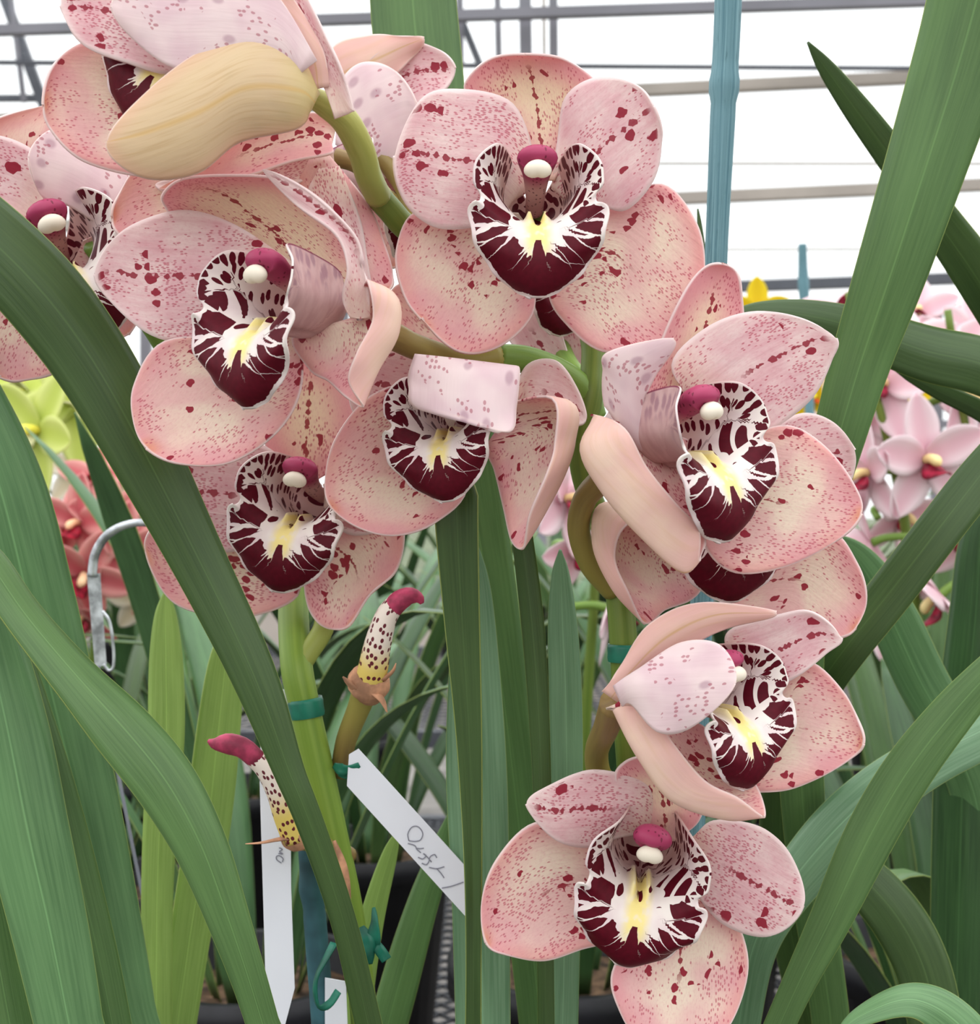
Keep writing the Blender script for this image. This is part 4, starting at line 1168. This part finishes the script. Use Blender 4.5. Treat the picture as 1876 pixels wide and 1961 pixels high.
def plate(name, label, pts_, d, th, strokes=()):
    P = np.array([pt(x, y, d if not callable(d) else d(x, y)) for x, y in pts_])
    n = len(P)
    V = list(P) + [p + np.array([0, th, 0]) for p in P]
    f = [tuple(range(n))[::-1], tuple(range(n, 2 * n))] + [(i, (i + 1) % n, n + (i + 1) % n, n + i) for i in range(n)]
    tg = thing(name, label, 'plant tag', P.mean(0))
    link('plate', mk('plate', V, f, [M['tag']], smooth=False), tg)
    for st in strokes:
        q = [(x, y, (d if not callable(d) else d(x, y)) - .0003, 1.0, 0) for x, y in st]
        ribbon('pencil_stroke', q, M['pencil'], tg, .0001)
    return tg
def zs(k, ox, oy, *st):
    return [[(ox + a / k, oy + b / k) for a, b in s] for s in st]
plate('plant_tag', 'long white pointed plant tag hanging upright behind the withered bloom', [(499, 1412), (505, 1370), (524, 1321), (554, 1321), (556, 1480), (557, 1700), (564, 1893), (545, 1965), (535, 1965), (509, 1905), (503, 1700), (497, 1500)], .446, .0006,
      zs(4.77, 480, 1550, [(280, 490), (240, 462), (235, 430), (262, 424), (295, 450), (288, 480)], [(258, 350), (288, 366), (262, 386), (292, 408), (252, 402)]))
plate('plant_tag', 'white plant tag with pencil writing slanting down from the tied stem', [(668, 1445), (686, 1434), (889, 1657), (892, 1756), (664, 1505)], lambda x, y: .437 + (x - 664) * .00004, .0006,
      zs(4.903, 640, 1400, [(700, 1030), (690, 965), (730, 900), (790, 900), (830, 960), (810, 1020), (760, 1036), (700, 1030)], [(690, 1055), (755, 1075), (775, 1110), (812, 1142)], [(765, 1098), (800, 1104), (840, 1100)],
         [(785, 1185), (830, 1200), (860, 1170), (835, 1150), (870, 1180), (912, 1230)], [(820, 1240), (860, 1255), (885, 1230), (900, 1180), (940, 1160), (962, 1190)], [(888, 1280), (960, 1292), (1032, 1274)], [(962, 1292), (1000, 1335), (1030, 1378)], [(1008, 1475), (1100, 1456), (1212, 1418)]))
plate('plant_tag', 'short white plant tag standing low beside the dark green stake', [(622, 1873), (662, 1880), (669, 2060), (645, 2100), (622, 2060)], .4585, .0006)

h = thing('wire_hanger', 'silver metal hook hanger with a long thin wire among the coral orchids', 'hanger', pt(195, 1180, .62))
tube('hook', [(330, 1030, .62, 7), (290, 1004, .62, 7), (245, 1004, .62, 7.5), (205, 1025, .62, 8.5), (182, 1062, .62, 9), (176, 1105, .62, 9)], M['metal'], h, 12)
link('clip', mk('clip', [pt(166, 1098, .622), (pt(192, 1098, .622)), pt(204, 1272, .622), pt(182, 1280, .622)] + [pt(x, y, .626) for x, y in ((166, 1098), (192, 1098), (204, 1272), (182, 1280))],
    [(3, 2, 1, 0), (4, 5, 6, 7), (0, 1, 5, 4), (1, 2, 6, 5), (2, 3, 7, 6), (3, 0, 4, 7)], [M['metal']], smooth=False), h)
tube('clip_loop', [(196, 1170, .62, 3), (210, 1192, .62, 3), (217, 1240, .62, 3), (217, 1276, .62, 3), (208, 1284, .62, 3), (198, 1272, .62, 3)], M['metal'], h, 8)
tube('wire', [(188, 1275, .622, 3.5), (196, 1320, .622, 3.2), (228, 1490, .622, 3.2), (270, 1700, .622, 3.2), (330, 1990, .622, 3.2), (372, 2200, .622, 3.2)], M['wire'], h, 6)

# ------------------------------------------------------------------ other orchids on the benches
def simple_petal(name, L, W, curl, cup, mats, point=.5):
    nv, nu = 12, 7
    t = np.linspace(0, 1, nv)[:, None]; u = np.linspace(-1, 1, nu)[None]
    wd = W / 2 * (np.sin(np.pi * np.clip(t * .93 + .07, 0, 1)) ** point)
    X = u * wd
    Z = t * L * (1 - .12 * abs(curl) * t)
    Y = -(curl * L * .35 * t ** 2) - cup * W * u ** 2 * np.sin(np.pi * t)
    P = np.stack(np.broadcast_arrays(X, Y, Z), -1).copy()
    uv = np.stack(np.broadcast_arrays((u + 1) / 2, t), -1)
    return shell(name, P, .0006, mats, {'nrm': uv})

def bg_petal_mat(name, c_edge, c_mid, c_base):
    g = G(name)
    u, v = g.xy(g.uv('nrm'))
    mr = g.m('ABSOLUTE', g.m('SUBTRACT', u, .5))
    st = g.noise(g.comb(g.m('MULTIPLY', u, 14.0), v), 1.0, 2.0)
    c = g.mix(g.ss(mr, .05, .45), c_mid, c_edge)
    c = g.mix(g.m('MULTIPLY', g.ss(v, .4, 0.0), .8), c, c_base)
    c = g.mix(g.m('MULTIPLY', g.ss(st, .45, .7), .25), c, c_mid)
    return g.done(c, .5, .3, spec=.2)
KIND = {}
for k, ce, cm, cb, lipc, yel in (('pink', (244, 226, 230), (238, 200, 210), (226, 166, 184), (140, 26, 52), (238, 210, 150)),
                           ('coral', (238, 176, 170), (212, 112, 118), (196, 76, 88), (150, 30, 50), (236, 190, 150)),
                           ('yellow', (226, 232, 150), (204, 216, 110), (190, 206, 90), (230, 220, 160), (240, 220, 90)),
                           ('cream', (242, 234, 220), (236, 222, 196), (226, 200, 150), (206, 120, 110), (240, 220, 90)),
                           ('gold', (238, 214, 40), (230, 200, 30), (214, 180, 30), (200, 80, 40), (240, 220, 60))):
    pm = bg_petal_mat(k + '_petal', ce, cm, cb)
    lm = plain(k + '_lip', lipc, .5, .1, var=.3, nscale=160)
    cmn = plain(k + '_column', yel, .5, .1, var=.1)
    KIND[k] = (simple_petal('sepal', .046, .025, .22, .12, [pm, pm], .72), simple_petal('petal', .044, .026, .40, .16, [pm, pm], .68), simple_petal('lip', .022, .018, -.9, .30, [lm, lm], .55),
               tube_mesh('column', cr([(0, 0, 0), (0, -.006, .001), (0, -.012, 0), (0, -.016, -.003)], 8), np.array([.003, .003, .0032, .0034, .0036, .0036, .003, .001]), cmn, 8))

def bg_flower(plant, kind, x, y, d, yaw, pitch=0, roll=0, scale=1.0, stem_to=None):
    S, P, L, Cc = KIND[kind]
    c = pt(x, y, d)
    R = Matrix.Rotation(math.radians(yaw), 4, 'Z') @ Matrix.Rotation(math.radians(pitch), 4, 'X') @ Matrix.Rotation(math.radians(roll), 4, 'Y')
    back = np.array((R @ Vector((0, 1, 0)))[:])
    e = c + back * .025 + np.array([0, 0, -.012]) if stem_to is None else np.array(stem_to)
    fo = wtube('flower', [tuple(c) + (.0035,), tuple(c + back * .012) + (.003,), tuple(c + back * .03 + (0, 0, -.006)) + (.003,), tuple(e) + (.003,)], M['ped_g'], plant, 8)
    base = Matrix.Translation(Vector(c)) @ R @ Matrix.Scale(scale, 4)
    for ang, me, nm, tl in ((0, S, 'sepal', -8), (72, P, 'petal', 4), (-72, P, 'petal', 4), (140, S, 'sepal', -4), (-140, S, 'sepal', -4)):
        o = link(nm, me, fo)
        o.matrix_basis = base @ Matrix.Rotation(math.radians(ang), 4, 'Y') @ Matrix.Rotation(math.radians(tl), 4, 'X')
    o = link('lip', L, fo); o.matrix_basis = base @ Matrix.Translation((0, -.004, -.002)) @ Matrix.Rotation(math.radians(125), 4, 'X')
    o = link('column', Cc, fo); o.matrix_basis = base

def bush(plant, x, y, nleaf, length, mats, seed, azr=(0, 6.283), rise=(62, 88), width=(.018, .028)):
    r = random.Random(seed)
    for k in range(nleaf):
        az = azr[0] + (azr[1] - azr[0]) * (k + r.random() * .8) / nleaf
        b = (x + .03 * math.cos(az), y + .03 * math.sin(az), RIM)
        QUEUE.append((plant, (x, y), az, length * r.uniform(.7, 1.1), r.uniform(*rise), r.uniform(20, 95), r.uniform(*width), r.choice(mats), r.uniform(-.5, .5)))
QUEUE = []
REG = []
def top_of(o):
    while o.parent:
        o = o.parent
    return o
def reg_entry(o):
    Mw = o.matrix_world
    co = np.empty(len(o.data.vertices) * 3, np.float32)
    o.data.vertices.foreach_get('co', co)
    V = co.reshape(-1, 3) @ np.array(Mw.to_3x3()).T + np.array(Mw.translation)
    return [o, top_of(o), V.min(0), V.max(0), V, None]
def tree_of(e):
    if e[5] is None:
        e[5] = BVHTree.FromPolygons(e[4].tolist(), [tuple(p.vertices) for p in e[0].data.polygons])
    return e[5]
def clashes(e):
    n = 0
    for q in REG:
        if (e[2] > q[3]).any() or (q[2] > e[3]).any():
            continue
        if q[1] is e[1] and q[0].name.split('.')[0] in ('leaf', 'pot', 'potting_bark'):
            continue
        n += len(tree_of(e).overlap(tree_of(q)))
    return n
def grow_queue():
    bpy.context.view_layer.update()
    for o in bpy.data.objects:
        if o.type == 'MESH' and top_of(o).get('kind') != 'structure' and o.name.split('.')[0] != 'wire_mesh':
            REG.append(reg_entry(o))
    r = random.Random(5)
    for plant, (x, y), az, ln, ri, dr, wd, mt, tw in QUEUE:
        best = None
        for k in range(60):
            j = min(1.0, k / 25)
            a = az + j * r.uniform(-.9, .9)
            l_ = ln * (1 - j * r.uniform(0, .35))
            rs = min(89, max(55, ri + j * r.uniform(-14, 18)))
            d_ = max(8, dr + j * r.uniform(-45, 25))
            t_ = tw + j * r.uniform(-.7, .7)
            f0 = .03 if k == 0 else r.uniform(.01, .055)
            o = leaf3(plant, (x + f0 * math.cos(a), y + f0 * math.sin(a), RIM), a, l_, rs, d_, wd, mt, t_)
            e = [o, plant] + [None] * 4
            V = np.array([v.co[:] for v in o.data.vertices])
            e = [o, plant, V.min(0), V.max(0), V, None]
            c = clashes(e)
            if best is None or c < best[0]:
                if best:
                    bpy.data.meshes.remove(best[1][0].data)
                best = (c, e)
            else:
                bpy.data.meshes.remove(o.data)
            if c == 0:
                break
        REG.append(best[1])

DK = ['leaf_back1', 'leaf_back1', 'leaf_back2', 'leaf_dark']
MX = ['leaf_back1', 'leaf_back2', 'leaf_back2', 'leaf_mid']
pink = thing('potted_orchid', 'potted orchid with many plain pale pink flowers with crimson lips', 'orchid', (.34, 1.02, BZ))
pot(pink, .34, 1.02)
bush(pink, .34, 1.02, 11, .42, MX, 31)
wtube('flower_stem', [(.34, 1.02, RIM, .004), (.33, 1.02, 1.15, .004), (.31, 1.01, 1.30, .004), (.28, .99, 1.40, .003), (.26, .98, 1.46, .002)], M['stem_d'], pink)
wtube('flower_stem', [(.36, 1.03, RIM, .004), (.375, 1.03, 1.2, .004), (.36, 1.02, 1.36, .004), (.34, 1.0, 1.45, .003)], M['stem_d'], pink)
for a in [(1772, 880, .97, 14, 5, -10, 1.1), (1695, 735, 1.0, -40, -10, 20, 1.05), (1745, 660, 1.02, 10, -30, 0, 1.0), (1662, 905, .99, -70, 10, 0, 1.0), (1668, 1040, 1.0, -120, 20, 10, .95),
          (1800, 1140, .98, -100, 40, 0, 1.1), (1840, 760, 1.02, 50, 0, 0, 1.05), (1622, 600, 1.06, -20, -50, 0, .9), (1870, 880, 1.0, 70, 10, 0, 1.0), (1865, 640, 1.1, 20, -20, 10, .9), (1760, 600, 1.12, -20, -20, 0, .8), (1700, 1200, 1.05, -150, 30, 0, .8), (1652, 800, 1.04, -30, 0, 30, 1.0), (1725, 985, 1.05, 30, 20, 10, .95), (1850, 1020, 1.06, -20, 20, 0, 1.0), (1815, 690, 1.08, -10, -10, 40, 1.0), (1690, 640, 1.1, 30, -10, 20, .9)]:
    bg_flower(pink, 'pink', *a)
pink2 = thing('potted_orchid', 'potted orchid with pale pink flowers glimpsed between the central strap leaves', 'orchid', (.06, 1.0, BZ))
pot(pink2, .06, 1.0)
bush(pink2, .06, 1.0, 9, .36, DK, 32)
wtube('flower_stem', [(.06, 1.0, RIM, .004), (.07, .98, 1.15, .004), (.075, .96, 1.28, .003), (.06, .95, 1.34, .002)], M['stem_d'], pink2)
for a in [(1082, 955, .93, 60, 0, 20, 1.0), (1105, 1055, .95, 30, 20, -20, .8), (1165, 1165, .93, 80, 10, 30, .95), (940, 940, 1.3, 20, 0, 0, .9)]:
    bg_flower(pink2, 'pink', *a)
coral = thing('potted_orchid', 'potted orchid with clustered coral red flowers behind the metal hook', 'orchid', (-.36, 1.2, BZ))
pot(coral, -.36, 1.2)
bush(coral, -.36, 1.2, 11, .40, DK, 33)
wtube('flower_stem', [(-.36, 1.2, RIM, .004), (-.355, 1.2, 1.15, .004), (-.34, 1.19, 1.25, .004), (-.33, 1.18, 1.32, .003)], M['stem_d'], coral)
for a in [(150, 1000, 1.18, -20, 10, 10, 1.0), (215, 985, 1.2, 30, -10, -10, 1.0), (160, 1100, 1.16, 10, 25, 30, 1.1), (240, 1050, 1.18, 60, 10, 0, .95), (120, 1040, 1.2, -60, 10, 0, .9), (160, 1180, 1.18, -30, 40, 0, .8), (185, 920, 1.22, 0, -30, 0, .9)]:
    bg_flower(coral, 'coral', *a)
cream = thing('potted_orchid', 'potted orchid with cream white flowers between coral and yellow-green blooms', 'orchid', (-.46, 1.7, BZ))
pot(cream, -.46, 1.7)
bush(cream, -.46, 1.7, 9, .42, DK, 34)
wtube('flower_stem', [(-.46, 1.7, RIM, .004), (-.46, 1.7, 1.2, .004), (-.45, 1.68, 1.38, .003)], M['stem_d'], cream)
for a in [(150, 900, 1.65, 0, 0, 0, 1.1), (225, 910, 1.68, 20, 0, 20, 1.1), (250, 1060, 1.62, -20, 10, 0, 1.1), (215, 1080, 1.66, 20, 10, 0, 1.0), (270, 1150, 1.6, 0, 20, 0, 1.0), (350, 1200, 1.6, 20, 20, 0, .9), (120, 1180, 1.64, 0, 0, 0, .9)]:
    bg_flower(cream, 'cream', *a)
yel = thing('potted_orchid', 'potted orchid with yellow-green flowers above the coral blooms', 'orchid', (-.36, 1.5, BZ))
pot(yel, -.64, 1.5)
bush(yel, -.64, 1.5, 9, .42, MX, 35)
yel.location.x = -.64
for o_ in yel.children:
    o_.matrix_parent_inverse = Matrix.Translation(-yel.location)
wtube('flower_stem', [(-.64, 1.5, RIM, .004), (-.6, 1.45, 1.2, .004), (-.5, 1.36, 1.36, .003), (-.42, 1.30, 1.42, .003), (-.36, 1.28, 1.44, .002)], M['stem_d'], yel)
for a in [(72, 825, 1.25, -30, 0, 30, 1.4), (150, 775, 1.32, 20, -10, 40, 1.5), (40, 745, 1.36, 10, -30, 0, 1.3), (110, 740, 1.42, -20, -20, 60, 1.3)]:
    bg_flower(yel, 'yellow', *a)
gold = thing('potted_orchid', 'potted orchid with golden yellow flower tips behind the shoulder bloom', 'orchid', (.62, 2.0, BZ))
pot(gold, .62, 2.0)
bush(gold, .62, 2.0, 9, .45, MX, 36)
wtube('flower_stem', [(.62, 2.0, RIM, .004), (.56, 1.98, 1.25, .004), (.46, 1.95, 1.5, .003), (.40, 1.93, 1.58, .002)], M['stem_d'], gold)
for a in [(1450, 600, 1.9, 0, 0, 0, 1.2), (1480, 720, 1.9, 20, 0, 30, 1.2), (1560, 760, 1.92, -20, 0, 0, 1.1), (1720, 740, 1.85, 0, 0, 40, 1.1)]:
    bg_flower(gold, 'gold', *a)

# plain leafy plants crowding the near bench
def lab(x):
    if x <= -.4:
        return 'leafy orchid plant without flowers crowding round the coral and cream orchids', 'leafy orchids by the coral and cream ones'
    if x <= -.05:
        return 'leafy orchid plant without flowers on the bench behind the slanting white tag', 'leafy orchids behind the slanting tag'
    if x <= .3:
        return 'leafy orchid plant without flowers behind the upright leaves and lowest spotted bloom', 'leafy orchids behind the upright leaves'
    return 'leafy orchid plant without flowers crowding round the plain pale pink orchid', 'leafy orchids by the pale pink one'
spots = [(-.62, .95), (-.17, .98), (-.12, 1.34), (-.62, 1.26), (-.30, 1.62), (.05, 1.66), (.22, 1.36), (.40, 1.45), (.62, 1.05), (.66, 1.50), (.36, 1.80), (.58, .72),
         (.08, 2.05), (-.20, 2.0), (-.48, 2.05), (.86, 1.9), (.88, 1.25), (-.88, 1.6), (-.82, 2.05), (.30, 2.12), (.28, .78)]
for i, (x, y) in enumerate(spots):
    p = thing('potted_orchid', lab(x)[0], 'orchid', (x, y, BZ), lab(x)[1])
    pot(p, x, y, .08 if y > .9 else .07)
    bush(p, x, y, 12, .44 if y > .9 else .36, MX if i % 3 else DK, 60 + i)
# far bench: leafy plants and a few pale pink ones by the glass
for i in range(12):
    x = -2.1 + i * .38 + .06 * (i % 3); y = 3.6 + .45 * (i % 3)
    pk_ = i in (1, 4, 7, 8, 10)
    p = thing('potted_orchid', 'far potted orchid with small pale pink flowers near the glass wall' if pk_ else 'far leafy potted orchid on the bench near the glass wall', 'orchid', (x, y, BZ), 'flowering orchids on the far bench' if pk_ else 'leafy orchids on the far bench')
    pot(p, x, y, .10)
    bush(p, x, y, 12, .55, MX, 90 + i, width=(.025, .035))
    if pk_:
        r = random.Random(i)
        wtube('flower_stem', [(x, y, RIM, .005), (x + .03, y, 1.3, .005), (x + .08, y - .04, 1.62, .004)], M['stem_d'], p)
        for k in range(7):
            xx = x + .05 + r.uniform(-.1, .12); zz = 1.32 + k * .05
            bg_flower(p, 'pink' if i != 4 else 'cream', 938 + xx / (y - .05) * F, 980.5 - (zz - CZ) / (y - .05) * F, y - .05, r.uniform(-60, 60), r.uniform(-20, 20), 0, 1.5)
grow_queue()
for _o in bpy.data.objects:
    if '_w' in _o:
        del _o['_w']
